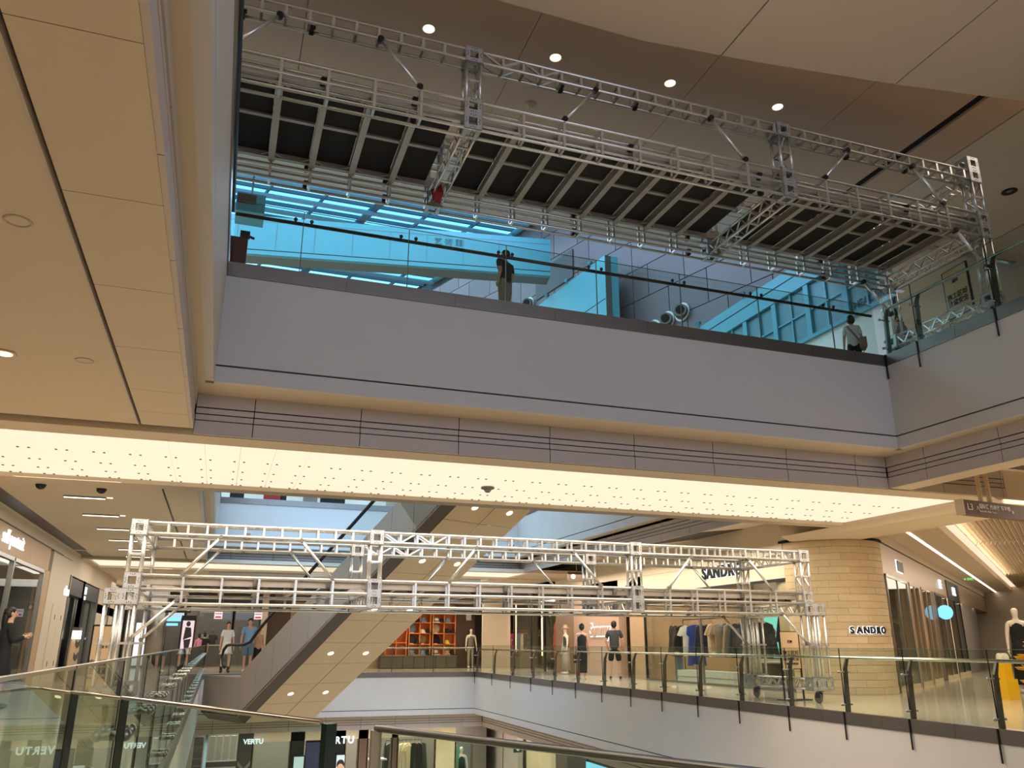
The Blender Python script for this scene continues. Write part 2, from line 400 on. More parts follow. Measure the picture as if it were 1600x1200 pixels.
struct('trim_11', MB().prism([(13.25, 11.03, 3.73), (13.5, 11.03, 3.62), (14.9, 11.03, 3.62), (14.9, 11.03, 3.73)], (0, 6.2, 0)), PAINT)
# rear ceilings of L3 and L2
for b in ((-12, -.57, 33.2, 52), (10.85, 30, 33.2, 52), (-.57, 10.85, 35.3, 52)): struct('ceiling', MB().box(*b, 3.75, 3.85), PAINT)
struct('ceiling', MB().box(-12, -4.6, -6, 46, 3.8, 3.9), PAINT)
for b in ((-12, -1.04, 2, 52), (11.19, 30, -6, 52), (-1.04, 11.19, 35.69, 52)):
    struct('ceiling', MB().box(*b, -2.19, -2.1), PAINT)
# L5: board ceiling above the void, near soffit with curved edge, jointed underside
o = struct('ceiling', MB().box(-14, 20, 5.5, 12.9, 10.09, 10.2), CEILDK)
xs = [-14, -2.4, .3, 3.6, 6.6, 9.4, 11.3]
for i in range(len(xs)-1): MB().box(xs[i]+.005, xs[i+1]-.005, 6, 12.75, 10.03, 10.09).build('ceiling_board', CEILDK, o)
MB().box(11.5, 12.33, 6, 12.75, 10.03, 10.09).build('ceiling_board', CEILDK, o)
MB().box(12.37, 20, 6, 12.75, 10.03, 10.09).build('ceiling_board', PAINT, o)
MB().box(11.28, 11.52, 6, 12.75, 10.085, 10.1).build('light_slot', DARK, o)
edge = [(-14, 7.6), (-3, 8.1), (1, 8.35), (2.83, 8.45), (4.94, 8.48), (6.3, 8.36), (7, 8.29), (9.15, 8.02), (10.8, 7.76), (11.4, 7.65), (14, 7.2), (20, 6.2)]
def ey(x):
    for (a, b), (c, d) in zip(edge, edge[1:]):
        if a <= x <= c: return b+(d-b)*(x-a)/(c-a)
o = struct('ceiling', MB().box(-14, 20, -6, 5.4, 9.7, 10.2), DARK)
cuts = [-14, 6.22, 9.16, 20]
for i in range(3):
    a, b = cuts[i]+.012, cuts[i+1]-.012
    pts = [(a, -6, 9.5), (b, -6, 9.5), (b, ey(b), 9.5)]+[(x, y, 9.5) for x, y in edge[::-1] if a < x < b]+[(a, ey(a), 9.5)]
    MB().prism(pts, (0, 0, .2)).build('soffit_board', SOFFIT, o)
    MB().prism([(x, y-.05, 9.7) for x, y, z in pts[2:]]+[(a, ey(a)-.2, 9.7), (b, ey(b)-.2, 9.7)], (0, 0, .33)).build('soffit_edge', SOFFIT, o)
o = struct('ceiling', MB().box(-14, 17, 12.78, 14.92, 10.09, 10.2), DARK)
for k in range(6): MB().box(-14, 17, 12.78+.357*k, 12.78+.357*k+.335, 10.0, 10.09).build('soffit_slat', CORN, o)
struct('wall_upper_rear', MB().box(-14, 20, 14.82, 14.92, 10.1, 20.6), PAINT)
struct('ceiling', MB().box(-14, 30, -6, 14, 12, 12.2), PAINT)
# outer shell
struct('wall_back', MB().box(-14, 40, -6.3, -6, -6, 12.2), PAINT)
struct('wall_left', MB().box(-14.3, -14, -6, 52, -6, 21), PAINT)
struct('wall_right', MB().box(40, 40.3, -6, 60, -6, 21), PAINT)
struct('wall_far', MB().box(-14, 40, 52, 52.3, -6, 21), GREY)
struct('wall_far', MB().box(-14, 22, 46, 46.3, 5.9, 21), PAINT)
struct('ceiling', MB().box(14, 40, 14, 60, 20.3, 20.6), PAINT)
struct('ceiling', MB().box(20, 40, -6, 14, 12, 12.2), PAINT)
struct('wall_left', MB().box(-6.6, -6.5, -6, 46, L4, 9.6), PAINT)
# right wall of L4 beyond the clear storefront
struct('wall_right', MB().box(13.55, 26, 12.9, 13.0, L4, 10.03), PAINT)
struct('wall_right', MB().box(17.5, 17.7, -6, 12.9, L4, 10.03), PAINT)

# ------------------------------------------------------------------ skylight
ZR = 20.0
az = math.radians(-17); ed = Vector((math.sin(az), math.cos(az), 0))
WALLP = [Vector((8.2, 41.5, 0)), Vector((9.05, 39.1, 0)), Vector((11.39, 32.7, 0)), Vector((13.6, 25.0, 0)), Vector((15.5, 18.0, 0)), Vector((16.4, 14.3, 0))]
def wx(y):
    for a, b in zip(WALLP, WALLP[1:]):
        if b.y <= y <= a.y: return a.x+(b.x-a.x)*(y-a.y)/(b.y-a.y)
    return 8.2 if y > 41.5 else 16.4
roof = tag(bpy.data.objects.new('window_1', None), kind='structure'); COL.objects.link(roof)
ROOFG = [glass('roof_glass_a', (.78, .92, .96), .6), glass('roof_glass_b', (.92, .97, .96), .6), glass('roof_glass_c', (.66, .88, .95), .6)]
ROOFB = mat('roof_blind', (120, 160, 190), .6); ROOFM = mat('roof_steel', (86, 104, 120), .5, .3)
ys = [14.92+1.25*k for k in range(26)]
for i, y in enumerate(ys):
    MB().box(-14, wx(y), y-.05, y+.05, ZR-.16, ZR).build('roof_transom', ROOFM, roof)
    if i: MB().box(-14, wx(y+.6), y-.15, y+.15, ZR-.5, ZR-.42).build('roof_purlin', ROOFB, roof)
    if i < len(ys)-1:
        x1 = wx(y+.6)
        for k in range(4):
            a = -14+(x1+14)*k/4
            MB().box(a+.02, a+(x1+14)/4-.02, y+.06, ys[i+1]-.06, ZR, ZR+.02).build('roof_pane', ROOFG[(i*2+k*3+i//3) % 3], roof)
for k in range(14):
    p0 = Vector((-13+2.3*k, 14.95, ZR-.28)); l = 32
    q = p0+ed*l
    while l > 1 and q.x > wx(q.y)-.05: l -= .5; q = p0+ed*l
    if q.x < -13.9: q = p0+ed*((p0.x+13.9)/-ed.x)
    if (q-p0).length < 1 or p0.x > wx(14.95): continue
    (MB().tube(p0, q, .17, 10) if k % 3 == 1 else MB().bar(p0, q, .07, .16)).build('roof_rafter', ROOFM, roof)
for a, b in zip(WALLP[1:], WALLP[2:]):
    MB().tube(a+Vector((-.15, 0, ZR-.3)), b+Vector((-.15, 0, ZR-.3)), .13, 10).build('gutter_tube', CYANW, roof)
# roof closing wall parts
# tiled wall in panels
tw = tag(bpy.data.objects.new('wall_tiled', None), kind='structure'); COL.objects.link(tw)
rowh = 1.28
for a, b in zip(WALLP, WALLP[1:]):
    d = (b-a); L = d.length; d.normalize(); nrm = Vector((d.y, -d.x, 0))
    if nrm.x > 0: nrm = -nrm
    MB().obox((a+b)/2-nrm*.08+Vector((0, 0, 13)), d*(L/2), nrm*.03, Vector((0, 0, 7.05))).build('wall_backing', DARK, tw)
    n = max(1, round(L/1.75))
    for r in range(8):
        z0 = 9.6+rowh*r
        cs = [0]+[L*(k+(.45 if r % 2 else 0))/n for k in range(0 if r % 2 else 1, n)]+[L]
        for i in range(len(cs)-1):
            if cs[i+1]-cs[i] < .1: continue
            c = a+d*((cs[i]+cs[i+1])/2)+Vector((0, 0, z0+rowh/2))
            MB().obox(c-nrm*.03, d*((cs[i+1]-cs[i])/2-.016), nrm*.03, Vector((0, 0, rowh/2-.016))).build('wall_tile', TILE2 if random.random() < .3 else TILE, tw)
    MB().obox((a+b)/2-nrm*.03+Vector((0, 0, 7.7)), d*(L/2), nrm*.03, Vector((0, 0, 1.9))).build('wall_base', TILE, tw)
def on_tiles(px, py, off=0.0):
    d = _rt*((px-800)/FPX)+_up*((600-py)/FPX)+_fw; c = Vector((0, 0, EYE)); best = None
    for a, b in zip(WALLP, WALLP[1:]):
        t0 = (b-a).normalized(); n = Vector((t0.y, -t0.x, 0)); n = -n if n.x > 0 else n
        t = (a+n*off-c).dot(n)/d.dot(n); p = c+d*t; s = (p-a).dot(t0)
        if -.3 <= s <= (b-a).length+.3 and t > 0: best = (p, n, t0); break
    return best
# clerestory: dark strip window in the tiles
for (p0, p1) in (((838, 441), (896, 405)),):
    A, n, t = on_tiles(838, 470, .02); B, _, _ = on_tiles(896, 432, .02)
    h = 1.3
    tag(MB().prism([A, B, B+Vector((0, 0, h)), A+Vector((0, 0, h))], n*.03).build('strip_window', DGREY), 'dark strip window set in the lilac tiled wall', 'window')
nz = [(815, 485), (828, 476), (1023, 514), (1044, 501), (1067, 488)]
nm = ['leftmost round air nozzle on lilac tiled wall, by man in black', 'second round air nozzle on lilac tiled wall, by man in black', 'lowest round air nozzle of trio, half hidden by steel kerb', 'middle round air nozzle of trio on lilac tiled wall', 'topmost round air nozzle of trio, behind glass joint']
for (px, py), lab in zip(nz, nm):
    p, n, t = on_tiles(px, py, .0)
    o = thing('air_nozzle', p, lab, 'air nozzle', 'round air nozzles on the tiled wall')
    up = Vector((0, 0, 1)); ax = (n*.8+Vector((0, -.6, -.1))).normalized()
    MB().tube(p, p+n*.06, .34, 20).build('flange', WHITE, o)
    MB().tube(p+n*.05, p+n*.05+ax*.3, .27, 20, .22).build('nozzle_cup', GREY, o)
    MB().tube(p+n*.05+ax*.3, p+n*.05+ax*.31, .16, 16).build('nozzle_mouth', DARK, o)

# storefront fascia that juts from the tiles, in turquoise paint
P, n, t = on_tiles(944, 399, 1.2)
dirb = Vector((-.12, .993, 0)); tr = P.copy()
d7 = _rt*((836-800)/FPX)+_up*((600-480)/FPX)+_fw; c0 = Vector((0, 0, EYE)); nb = Vector((dirb.y, -dirb.x, 0)); q = c0+d7*((P-c0).dot(nb)/d7.dot(nb))
LB = (q-P).length
box = thing('storefront_portal', (P.x, P.y, L4), 'pale portal box jutting from the lilac tiled wall with spotlights on top', 'storefront')
zt = P.z; A = Vector((P.x, P.y, 0)); D = dirb*LB
def slab(z0, z1, l0, l1, th=.25, m=CYANW, nmn='portal_panel', off=0):
    a = A+dirb*l0+nb*off; b = A+dirb*l1+nb*off
    return MB().prism([(a.x, a.y, z0), (b.x, b.y, z0), (b.x, b.y, z1), (a.x, a.y, z1)], nb*th).build(nmn, m, box)
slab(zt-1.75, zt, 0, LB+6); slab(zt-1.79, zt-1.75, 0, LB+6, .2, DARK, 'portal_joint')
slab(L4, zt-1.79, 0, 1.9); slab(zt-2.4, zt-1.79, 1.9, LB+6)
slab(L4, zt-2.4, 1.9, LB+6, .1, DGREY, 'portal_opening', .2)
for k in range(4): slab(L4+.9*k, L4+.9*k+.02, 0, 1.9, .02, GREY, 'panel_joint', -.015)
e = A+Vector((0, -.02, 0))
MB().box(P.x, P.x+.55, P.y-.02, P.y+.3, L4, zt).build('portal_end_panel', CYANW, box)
MB().box(P.x+.02, P.x+.25, P.y-.03, P.y-.01, L4, zt).build('portal_mirror', STEEL, box)
for k in range(5): MB().box(P.x+.02, P.x+.25, P.y-.035, P.y-.028, L4+1.05*k+.7, L4+1.05*k+.72).build('mirror_joint', DARK, box)
def spot(p, i, what):
    o = thing('spotlight', p, what, 'spotlight', 'small spotlights on storefront tops')
    MB().tube(p, p+Vector((-.05, -.05, .12)), .02, 6).build('bracket', CYANW, o)
    MB().tube(p+Vector((-.12, -.1, .08)), p+Vector((.06, .06, .2)), .07, 10).build('lamp_barrel', CYANW, o)
for i, f in enumerate((.18, .5, .8)):
    spot(A+dirb*(LB*f)+Vector((0, 0, zt)), i, ['white spotlight on portal top nearest its corner', 'white spotlight in the middle of the portal top', 'white spotlight on portal top farthest from its corner'][i])

# glazed storefront of L4, framed in turquoise paint
sf = thing('glazed_storefront', (13.5, 17, L4), 'white framed storefront of small panes with frosted glass, under the scaffold deck', 'storefront')
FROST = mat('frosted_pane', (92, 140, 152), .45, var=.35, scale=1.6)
xw = 13.5
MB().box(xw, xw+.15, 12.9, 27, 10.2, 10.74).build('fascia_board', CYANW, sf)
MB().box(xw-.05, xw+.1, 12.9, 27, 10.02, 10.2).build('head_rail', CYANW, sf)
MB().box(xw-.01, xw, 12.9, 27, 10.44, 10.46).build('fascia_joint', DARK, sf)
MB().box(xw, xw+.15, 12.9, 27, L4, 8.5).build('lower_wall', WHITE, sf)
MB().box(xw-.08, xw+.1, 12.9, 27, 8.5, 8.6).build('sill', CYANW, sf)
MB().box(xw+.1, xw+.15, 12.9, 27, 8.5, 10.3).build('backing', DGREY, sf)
mull = [12.9+1.33*k for k in range(11)]
for y in mull: inst('mullion', 'mull', lambda m: m.box(-.03, .1, -.09, .09, 8.6, 10.02), CYANW, sf, (xw, y, 0))
for y in mull[:-1]:
    inst('glazing_bar', 'gbv', lambda m: m.box(0, .06, -.025, .025, 8.6, 10.02), CYANW, sf, (xw, y+.665, 0))
    for z in (9.3,): inst('glazing_bar', 'gbh', lambda m: m.box(0, .06, -.58, .58, -.02, .02), CYANW, sf, (xw, y+.665, z))
    for e in (.36, .97):
        for z in (8.62, 9.32): inst('pane', 'fpane', lambda m: m.box(.05, .07, -.28, .28, 0, .67), FROST, sf, (xw, y+e, z))
TEAL = mat('teal_lettering', (40, 92, 104), .6)
for w_, px, py in (('HEALTH', 1356, 467), ('YOUR', 1360, 482)):
    text(w_, .26, TEAL, at(px, py, X, xw+.03), PI/2, -PI/2, parent=sf, depth=.004)
for i, y in enumerate((15.9, 18.2, 20.6)):
    spot(Vector((xw, y, 10.74)), i, ['white spotlight on glazed storefront fascia, nearest one', 'white spotlight on glazed storefront fascia, middle one', 'white spotlight on glazed storefront fascia, farthest and lowest in view'][i])

# pale bridge of the top level crossing under the skylight
A = at(388, 396, Z, 15.78); B = at(779, 425, Z, 15.78); d = (B-A).normalized(); A = A-d*14; B = B+d*2.2
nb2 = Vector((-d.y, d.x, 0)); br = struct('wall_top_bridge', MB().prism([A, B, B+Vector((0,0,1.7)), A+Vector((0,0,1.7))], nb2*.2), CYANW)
MB().prism([A+nb2*.2, B+nb2*.2, B+nb2*.9, A+nb2*.9], (0, 0, .3)).build('bridge_soffit', GREY, br)
for z0, m, w in ((.18, DARK, .03), (1.45, GREY, .015)):
    MB().prism([A-nb2*.006+Vector((0,0,z0)), B-nb2*.006+Vector((0,0,z0)), B-nb2*.006+Vector((0,0,z0+w)), A-nb2*.006+Vector((0,0,z0+w))], nb2*.02).build('shadow_groove', m, br)
L = (B-A).length
for k in range(1, int(L/1.5)):
    p = A+d*(1.5*k)-nb2*.003
    MB().obox(p+Vector((0,0,.85)), d*.004, nb2*.01, Vector((0,0,.6))).build('panel_joint', GREY, br)
t = text('艺 術 館', .34, mat('bridge_letters', (84, 132, 146), .6), A+d*(L-4.3)-nb2*.02+Vector((0, 0, 1.18)), PI/2, math.atan2(d.y, d.x), parent=br)
# ------------------------------------------------------------------ scaffold bridges
mat('clamp_grey', (120, 114, 106), .5, .5)
def block(m, nx, nz, s=.25):
    """drilled joint block: plates with a square hole, nx cells wide, nz cells high, about its lower left front corner"""
    t = .012; h = .06
    for i in range(nx):
        for k in range(nz):
            for y in (0, s-t):     # front and back plates, as four strips round the hole
                x0, z0 = i*s, k*s*.97
                m.box(x0, x0+s, y, y+t, z0, z0+s/2-h); m.box(x0, x0+s, y, y+t, z0+s/2+h, z0+s)
                m.box(x0, x0+s/2-h, y, y+t, z0+s/2-h, z0+s/2+h); m.box(x0+s/2+h, x0+s, y, y+t, z0+s/2-h, z0+s/2+h)
    zt = (nz-1)*s*.97+s
    for k in range(nz):
        for x in (0, nx*s-t):
            z0 = k*s*.97
            m.box(x, x+t, 0, s, z0, z0+s/2-h); m.box(x, x+t, 0, s, z0+s/2+h, z0+s)
            m.box(x, x+t, 0, s/2-h, z0+s/2-h, z0+s/2+h); m.box(x, x+t, s/2+h, s, z0+s/2-h, z0+s/2+h)
    for i in range(nx):
        for z in (0, zt-t):
            x0 = i*s
            m.box(x0, x0+s, 0, s/2-h, z, z+t); m.box(x0, x0+s, s/2+h, s, z, z+t)
            m.box(x0, x0+s/2-h, s/2-h, s/2+h, z, z+t); m.box(x0+s/2+h, x0+s, s/2-h, s/2+h, z, z+t)
def holes(m, nx, nz, s=.25):
    for i in range(nx):
        for k in range(nz):
            c = Vector((i*s+s/2, 0, k*s*.97+s/2))
            for a, b in ((-.03, .095), (.03, .095), (0, .085), (-.03, -.095), (.03, -.095), (0, -.085), (.095, .03), (.095, -.03), (.085, 0), (-.095, .03), (-.095, -.03), (-.085, 0)):
                m.tube(c+Vector((a, -.003, b)), c+Vector((a, .002, b)), .008, 6)
            z = -.003; 
            if k == 0:
                for a, b in ((-.06, .09), (.06, .09), (-.06, -.09), (.06, -.09), (0, .09), (0, -.09)):
                    m.tube((c.x+a, s/2+b, z), (c.x+a, s/2+b, .002), .008, 6)
def scaffold(O, label, upper):
    """aluminium bridge: O is where the lower one's corner (x=0,y=14.24,z=0) goes"""
    O = Vector(O); r = .024; D = .25
    sc = thing('scaffold_bridge', O+Vector((5, 1.2, 0)), label, 'scaffold', 'aluminium scaffold bridges')
    P = lambda x, y, z: O+Vector((x, y, z))
    cx = [-1.35, 2.475, 7.54, 11.485]; rows = (0, 2.11)
    xe = 11.36; bz = .49 if upper else .24; yy = lambda b: (b+.03, b+.22)
    def tube_part(name, p, q, key, parent, m=ALU, rr=r):
        L = (Vector(q)-Vector(p)).length
        o = MB().tube(P(*p), P(*q), rr, 8).build(name, m, parent); return o
    def frame(m, levels, d=.19, w=.018):
        for y in (0, d): m.box(-w, w, y-.018, y+.018, levels[0], levels[-1])
        for z in (levels[0], levels[-1]): m.box(-w, w, 0, d, z-.016, z+.016)
    def zig(m, n, pitch, h, y):
        for k in range(n):
            a, b = (0, h) if k % 2 else (h, 0)
            m.bar((k*pitch, y, a), ((k+1)*pitch, y, b), .028, .028, (0, 1, 0))
    CLM = CLAMPM if upper else MATS['clamp_grey']
    for ri, b in enumerate(rows):
        top = sub('top_beam', sc)
        for z in (2.81, 2.98):
            for y in yy(b): tube_part('chord', (-1.22, y, z), (xe, y, z), None, top)
        xs = [-.92+.298*k for k in range(11)]+[2.9, 3.2, 3.48, 3.78]+[4.08+.3*k for k in range(12)]+[7.95+.3*k for k in range(12)]
        for x in xs: inst('strut', 'topframe', lambda m: frame(m, (2.81, 2.98)), ALU, top, P(x, b+.03, 0))
        for y in yy(b):
            for x0 in (2.6, 3.2): inst('diagonal', 'zig2', lambda m: zig(m, 2, .28, .17, 0), ALU, top, P(x0, y, 2.81))
        mid = sub('deck_beam', sc)
        for z in (1.72, 1.935, 2.15):
            for y in yy(b): tube_part('chord', (-1.22, y, z), (xe, y, z), None, mid)
        xs = [-.6, -.01, .57, 1.16, 1.77, 3.2, 3.8, 4.38, 4.98, 5.59, 6.17, 6.8, 8.25, 8.85, 9.48, 10.08, 10.7]
        for x in xs: inst('strut', 'midframe', lambda m: frame(m, (1.72, 2.15)), ALU, mid, P(x, b+.03, 0))
        # joint blocks
        def blk(x, z, nx, nz):
            o = inst('joint_block', ('blk', nx, nz), lambda m: block(m, nx, nz), ALUB, sc, P(x, b, z))
            h = inst('bolt_holes', ('hol', nx, nz), lambda m: holes(m, nx, nz), DARK, o, P(x, b, z)); h['kind'] = 'stuff'
        for i, c in enumerate(cx):
            if not (upper and i == 3): blk(c-.125, 2.775, 1, 1)
        blk(cx[1]-.125, 1.70, 1, 2); blk(cx[2]-.125, 1.70, 1, 2)
        blk(cx[0]-.125, 1.94, 1, 1); blk(cx[0]-.375, 1.695, 2, 1); blk(cx[0]-.375, bz, 2, 1)
        if upper: blk(cx[3]-.125, 2.775, 1, 2); blk(cx[3]-.125, 1.70, 1, 2); blk(cx[3]-.125, bz, 1, 1)
        else: blk(cx[3]-.125, 1.94, 1, 1); blk(cx[3]-.11, 1.695, 2, 1); blk(cx[3]-.11, bz, 2, 1)
        # columns and legs
        for i, c in enumerate(cx):
            col = sub('column', sc)
            for dx in (-.095, .095):
                for y in yy(b): tube_part('upright', (c+dx, y, 2.19), (c+dx, y, 2.78), None, col)
            inst('rung', 'rung', lambda m: [m.box(-.095, .095, y-.014, y+.014, -.014, .014) for y in (0, .19)] and m.box(-.109, -.081, 0, .19, -.014, .014).box(.081, .109, 0, .19, -.014, .014), ALU, col, P(c, b+.03, 2.48))
            if i in (0, 2, 3):
                for dx in ((-.095, .095) if i != 2 else (.0,)):
                    inst('diagonal', 'cdiag', lambda m: m.bar((0, 0, .03), (0, .19, .28), .025, .025, (1, 0, 0)).bar((0, .19, .3), (0, 0, .56), .025, .025, (1, 0, 0)), ALU, col, P(c+dx, b+.03, 2.2))
        legs = [(cx[0]-.25, 0), (cx[0], 0)]+([(cx[3], 0)] if upper else [(cx[3]+.015, 0), (cx[3]+.265, 0)])
        for (c, _) in legs:
            lg = sub('leg', sc)
            for dx in (-.085, .085):
                for y in yy(b): tube_part('upright', (c+dx, y, bz+.24), (c+dx, y, 1.70), None, lg)
            inst('rung', 'lrung', lambda m: m.box(-.14, .14, -.018, .018, -.018, .018).box(-.14, .14, .172, .208, -.018, .018), ALU, lg, P(c, b+.03, 1.12 if not upper else 1.3))
        # braces with clamps
        for p, q in (((-.1, 2.79), (-.63, 2.18)), ((1.19, 2.79), (1.74, 2.18)), ((4.3, 2.79), (3.81, 2.18)), ((6.22, 2.79), (6.77, 2.18)), ((8.76, 2.79), (8.24, 2.18)), ((10.1, 2.79), (10.63, 2.18)), ((-.66, 1.78), (-1.27, 1.18)), ((10.8, 1.72), (11.36, 1.14))):
            br_ = tube_part('brace', (p[0], b+.02, p[1]), (q[0], b+.02, q[1]), None, sc, ALU, .026)
            for e in (p, q): inst('clamp', ('clamp', upper), lambda m: m.tube((0, -.04, 0), (0, .04, 0), .042 if upper else .034, 8), CLM, br_, P(e[0], b+.025, e[1]))
        # coupling clamps along the beams
        for x in (-.6, .26, 3.78, 4.98, 8.85, 10.07):
            inst('coupler', ('coupler', upper), lambda m: m.box(-.03, .03, -.03, .05, -.05, .03).box(-.02, .05, -.02, .03, .03, .06), CLM, sc, P(x+.05, b+.19, 2.83))
        for x in (.57, 4.98, 10.08, 1.77, 7.2):
            inst('coupler', ('coupler', upper), None, CLM, sc, P(x-.06, b+.2, 2.08)); inst('coupler', ('coupler', upper), None, CLM, sc, P(x-.06, b+.2, 1.8))
    # cross trusses between the two frames
    def cross(x, z, h=.19, w=.19):
        ct = sub('cross_truss', sc)
        for dx in (-w/2, w/2):
            for zz in (z, z+h): tube_part('chord', (x+dx, .25, zz), (x+dx, 2.11, zz), None, ct, ALU, .02)
            inst('diagonal', 'czig', lambda m: [m.bar((0, k*.155, 0 if k % 2 else .19), (0, (k+1)*.155, .19 if k % 2 else 0), .022, .022, (1, 0, 0)) for k in range(12)], ALU, ct, P(x+dx, .25, z))
        for k in range(4): inst('strut', 'crs', lambda m: m.box(-.095, .095, -.014, .014, -.014, .014), ALU, ct, P(x, .5+.45*k, z))
    for x, z in ((cx[0], 2.80), (cx[3], 2.80), (cx[1], 1.725), (cx[2], 1.725), (cx[3], 1.725), (cx[0], 1.725), (cx[0]-.1, bz+.02), (cx[3]+(0 if upper else .13), bz+.02)): cross(x, z)
    # deck on joists
    xs = [-.6, -.01, .57, 1.16, 1.77, 2.36, 2.6, 3.2, 3.8, 4.38, 4.98, 5.59, 6.17, 6.8, 7.42, 7.66, 8.25, 8.85, 9.48, 10.08, 10.7, 11.25]
    for i, x in enumerate(xs):
        if i not in (5, 6, 14, 15):
            j = inst('joist', 'joist', lambda m: m.box(-.045, .045, .26, 2.1, 0, .012).box(-.008, .008, .26, 2.1, .012, .12).box(-.045, .045, .26, 2.1, .12, .132), JOIST, sc, P(x, 0, 1.96))
            for e, s_ in ((.3, 1), (2.06, -1)):
                for sx_ in (-1, 1): inst('gusset', ('gus', s_, sx_), lambda m: m.bar((0, 0, 0), (sx_*.13, -s_*.12, .02), .02, .02), JOIST, j, P(x+sx_*.03, e+s_*.14, 2.0))
            if i % 2: inst('red_sticker', 'stick', lambda m: m.box(-.047, -.044, -.07, .07, .03, .1), RED, j, P(x, .42, 1.96))
        if i < len(xs)-1:
            w = xs[i+1]-x
            if w > .3:
                for y0, y1 in ((.27, 1.16), (1.2, 2.09)):
                    MB().box(P(x, 0, 0).x+.05, P(x, 0, 0).x+w-.05, O.y+y0, O.y+y1, O.z+2.105, O.z+2.125).build('deck_panel', DECK, sc)
                MB().box(P(x, 0, 0).x+.05, P(x, 0, 0).x+w-.05, O.y+1.15, O.y+1.21, O.z+2.075, O.z+2.105).build('deck_rib', JOIST, sc)
    for y in (.24, 2.08): MB().box(O.x-1.2, O.x+11.35, O.y+y, O.y+y+.05, O.z+2.02, O.z+2.12).build('deck_edge_angle', JOIST, sc)
    # castors
    for x in (cx[0]-.125, cx[3]+(0 if upper else .13)):
        for y in (.12, 2.2):
            cs = inst('castor', ('castor', bz), lambda m: m.box(-.05, .05, -.05, .05, bz-.02, bz).tube((0, 0, .2), (0, 0, bz), .02, 8).box(-.035, -.028, -.03, .1, .1, .21).box(.028, .035, -.03, .1, .1, .21).box(-.035, .035, -.03, .05, .2, .21), CLAMPM, sc, P(x, y, 0))
            inst('wheel', 'wheel', lambda m: m.tube((-.024, .06, .1), (.024, .06, .1), .1, 18).tube((-.03, .06, .1), (.03, .06, .1), .03, 10), mat('castor_tyre', (120, 104, 88), .6) if 'castor_tyre' not in MATS else MATS['castor_tyre'], cs, P(x, y, 0))
    return sc
scaffold((0, 14.24, 0), 'pale aluminium truss bridge on castors spanning the lower void, under luminous ceiling', False)
scaffold((.04, 8.8, 5.93), 'grey aluminium truss bridge with black deck panels spanning the upper void', True)
fl = MB(); c = at(683, 302, Z, 7.65)
fl.add([c+Vector(v) for v in ((-.06, 0, -.14), (.05, .02, -.16), (.1, 0, .02), (.07, .03, .2), (0, -.02, .1), (-.1, .02, .06), (-.03, -.03, .0))], [(0, 1, 2, 6), (6, 2, 3, 4), (6, 4, 5), (0, 6, 5)])
tag(fl.build('red_cloth', RED), 'crumpled red cloth tied to upper truss bridge at a rear joint block', 'cloth')

# ------------------------------------------------------------------ balustrades
def rail_post(m):
    """leaning flat post behind the kerb, arm, two glass pins; origin on the floor edge, void at -x"""
    m.prism([(.03, -.02, -.05), (.12, -.02, -.05), (.15, -.02, .72), (.08, -.02, .72)], (0, .04, 0))
    m.prism([(.08, -.02, .72), (.15, -.02, .72), (.20, -.02, .88), (.16, -.02, .89)], (0, .04, 0))
    m.box(.165, .19, -.012, .012, .86, .9)
def rail_pins(m):
    for z in (.12, .66): m.tube((-.03, 0, z), (.16, 0, z), .014, 8).ball((-.035, 0, z), .025, 8, 6).ball((.17, 0, z), .02, 8, 6)
def drop(m): m.box(-.035, -.02, -.012, .012, -.45, .0)
def balustrade_x(c, ys_, zt, label, glassm=GLASSB, s=1, ext=(None, None)):
    bl = thing('glass_balustrade', (c, (ys_[0]+ys_[-1])/2, zt), label, 'balustrade', None)
    for y in ys_:
        p = inst('post', ('post', s), lambda m: rail_post(m), POSTM, bl, (c, y, zt), (0, 0, 0 if s > 0 else PI))
        inst('glass_pin', ('pins', s), lambda m: rail_pins(m), STEEL, p, (c, y, zt), None if s > 0 else None)
        inst('drop_bar', ('drop', s), lambda m: drop(m), BLACK, p, (c, y, zt))
    e0 = ext[0] if ext[0] is not None else ys_[0]; e1 = ext[1] if ext[1] is not None else ys_[-1]
    cuts = sorted(set([e0]+[y for y in ys_ if e0 < y < e1]+[e1]))
    for a, b in zip(cuts, cuts[1:]): 
        g = MB().box(c+s*.02, c+s*.035, a+.012, b-.012, zt+.02, zt+1.06).build('glass_panel', glassm, bl)
        MB().box(c+s*.019, c+s*.036, a+.012, b-.012, zt+1.06, zt+1.066).build('glass_edge', STEEL, g)
        MB().box(c+s*.018, c+s*.037, a+.006, a+.011, zt+.1, zt+1.06).build('glass_joint', BLACK, g)
    MB().tube((c+s*.18, e0, zt+.9), (c+s*.18, e1, zt+.9), .026, 12).build('handrail', CHROME, bl)
    return bl
def pins_fix():
    pass
balustrade_x(XR, [-2, -.4, 1.2, 2.8, 4.5, 6.1, 7.75, 9.36, 10.97, 12.45, 13.99, 15.63, 17.25, 18.9, 20.56, 22.35, 24.22, 26.1, 28.12, 30.3, 32.54, 34.9], L3, 'glass balustrade with round steel rail along right edge of lower void')
balustrade_x(XR, [-1.0, .5, 2.0, 3.7, 5.2, 6.7, 8.17, 9.66, 10.36], L4, 'glass balustrade on right side of upper void, in front of the sandwich board', ext=(-1, 10.36))
